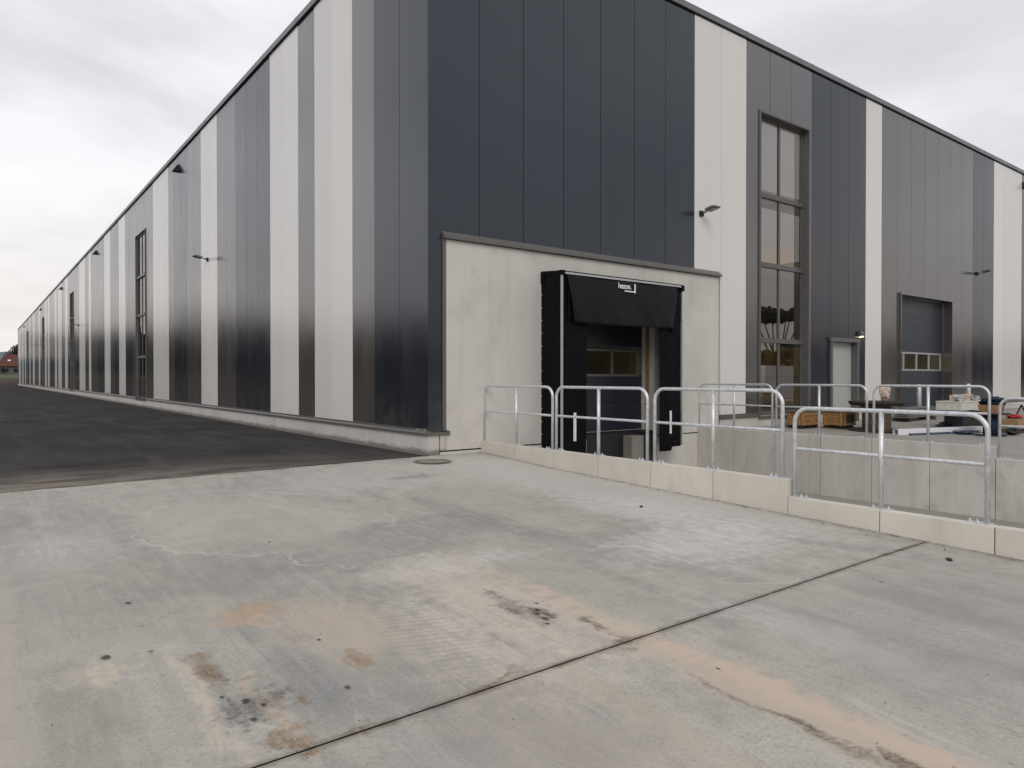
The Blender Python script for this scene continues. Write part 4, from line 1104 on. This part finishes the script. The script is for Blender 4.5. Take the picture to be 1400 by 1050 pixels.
# flat topped pine behind the photographer, mirrored in the tall window
T = thing('pine_tree', 'flat topped pine mirrored in the tall window', 'tree', (107, -60, -.1))
m = MB()
for k in range(6):
    a = k * 1.05; b = 1.0 + .3*k
    m.tube([(0 + math.cos(a)*.6, math.sin(a)*.6, 0), (math.cos(a)*1.5, math.sin(a)*1.5, 6), (math.cos(a)*(3.0 + b), math.sin(a)*3.6, 12.0)], [.22, .16, .07], 6)
m.build('trunk', M['bark'], T, (0, 0, 0))
m = MB()
for k in range(16): leaf_quads(m, (rnd.uniform(-7, 6.5), rnd.uniform(-5, 5), 12.3 + rnd.uniform(-.5, .5)), (2.2, 2.2, .7), 150, .4, rnd)
m.build('crown', M['leaf'], T, (0, 0, 0), False)
# woodland all round the site, left, behind and right of the camera
m = MB(); r = random.Random(21)
def wood_band(ang0, ang1, R0, hgt, n):
    for _ in range(n):
        a = math.radians(r.uniform(ang0, ang1)); R_ = R0 * r.uniform(1.0, 1.12)
        x, y = -6 + R_*math.sin(a), R_*math.cos(a)
        top = hgt * (.82 + .10*math.sin(a*23) + .08*math.sin(a*61 + 1) + .06*math.sin(a*140))
        z = r.uniform(-.5, top)
        s_ = r.uniform(1.0, 2.2)
        A_ = Vector((r.gauss(0, 1), r.gauss(0, 1), r.gauss(0, 1))).normalized(); B_ = A_.orthogonal().normalized()
        m.bm.faces.new([m.bm.verts.new(Vector((x, y, z)) + q) for q in (A_*s_, B_*s_, -A_*s_, -B_*s_)])
wood_band(-95, -11, 255, 27.0, 20000)
wood_band(-11, -1.9, 255, 21.0, 3500)
wood_band(95, 250, 260, 16, 20000)
o = m.build('distant_woodland', M['wood_far'], None, None, False); tag(o, 'dark far off woodland around the fields', 'woodland', None, 'stuff')
# white van parked behind, mirrored in the tall window
V = thing('delivery_van', 'plain white delivery van mirrored in the tall window', 'van', (34.2, -14.6, -.25), .05)
m = MB(); m.prism([(-2.4, .35), (2.5, .35), (2.5, 1.0), (2.2, 1.15), (1.7, 1.95), (1.3, 2.25), (-2.35, 2.3), (-2.4, 2.2)], -.95, .95, 'y'); m.build('body', M['white'], V, (0, 0, 0))
m = MB(); m.prism([(1.05, 1.25), (2.1, 1.22), (1.68, 1.9), (1.05, 1.95)], -.955, .955, 'y'); m.build('window', M['blackplastic'], V, (0, 0, 0))
for x in (-1.5, 1.6):
    for s_ in (-1, 1):
        m = MB(); m.tube([(x, s_*.98, .34), (x, s_*.74, .34)], .34, 24); wh = m.build('wheel', M['tyre'], V, (0, 0, 0))
        m = MB(); m.tube([(x, s_*.985, .34), (x, s_*.98, .34)], .2, 18); m.build('rim', M['alu'], wh, (0, 0, 0))

# ------------------------------------------------------------------ light
world = D.worlds.new('World'); scene.world = world; world.use_nodes = True
t = NT(world.node_tree); bg = t.n['Background']
sky = t.n.new('ShaderNodeTexSky'); sky.sky_type = 'NISHITA'; sky.sun_disc = False
EL, AZ = math.radians(34), math.radians(215)
sky.sun_elevation = EL; sky.sun_rotation = AZ; sky.dust_density = 3
tc = t.n.new('ShaderNodeTexCoord').outputs['Generated']; s = t.sep(tc)
den = t.math('ADD', t.math('MAXIMUM', s[2], 0), .16)
cu = t.math('DIVIDE', s[0], den); cv = t.math('DIVIDE', s[1], den)
cmb = t.n.new('ShaderNodeCombineXYZ'); t.put(cmb.inputs[0], cu); t.put(cmb.inputs[1], cv)
n1 = t.noise(cmb.outputs[0], .55, 6, .52, .5)
n2 = t.noise(t.map(cmb.outputs[0], (1, 1, 1), (5, 2, 0)), 1.7, 5, .5, .3)
cl = t.math('ADD', t.math('MULTIPLY', n1, .75), t.math('MULTIPLY', n2, .25))
cc = t.mix(t.rng(cl, .40, .60, 0, 1, True), (5.35, 5.3, 5.6), (7.8, 7.7, 7.85))
hor = t.rng(s[2], 0, .32, 1, 0, True)
cc = t.mix(t.math('MULTIPLY', hor, .8), cc, (7.1, 6.6, 6.25))
# low glow of sunset off to the right behind the camera
dt = t.vmath('DOT_PRODUCT', tc, Vector((.845, -.51, .16)).normalized(), out=1)
gl = t.math('MULTIPLY', t.rng(dt, .9955, .9998, 0, 1, True), t.math('MULTIPLY', t.rng(s[2], .135, .15, 0, 1, True), t.rng(s[2], .182, .155, 0, 1, True)))
cc = t.mix(t.math('MULTIPLY', gl, .75), cc, (8.6, 6.2, 4.3))
back = t.rng(s[1], .1, -.55, 1, .66, True)
cc = t.vmath('MULTIPLY', cc, back)
col = t.mix(.93, sky.outputs[0], cc)
t.put(bg.inputs[0], col); bg.inputs[1].default_value = .1
sun = D.lights.new('sun', 'SUN'); sun.energy = .8; sun.angle = math.radians(30); sun.color = (1, .96, .90)
so = D.objects.new('sun', sun); COL.objects.link(so)
# sky texture: rotation measured clockwise from +Y
sd = Vector((math.sin(AZ)*math.cos(EL), math.cos(AZ)*math.cos(EL), math.sin(EL)))
so.rotation_euler = sd.to_track_quat('Z', 'Y').to_euler(); so.location = (0, -20, 30)

scene.render.engine = 'CYCLES'
scene.cycles.max_bounces = 8; scene.cycles.transparent_max_bounces = 12
vs = scene.view_settings; vs.view_transform = 'Standard'; vs.look = 'None'; vs.gamma = 1; vs.exposure = 0.44
scene.render.resolution_x = 1024; scene.render.resolution_y = 768
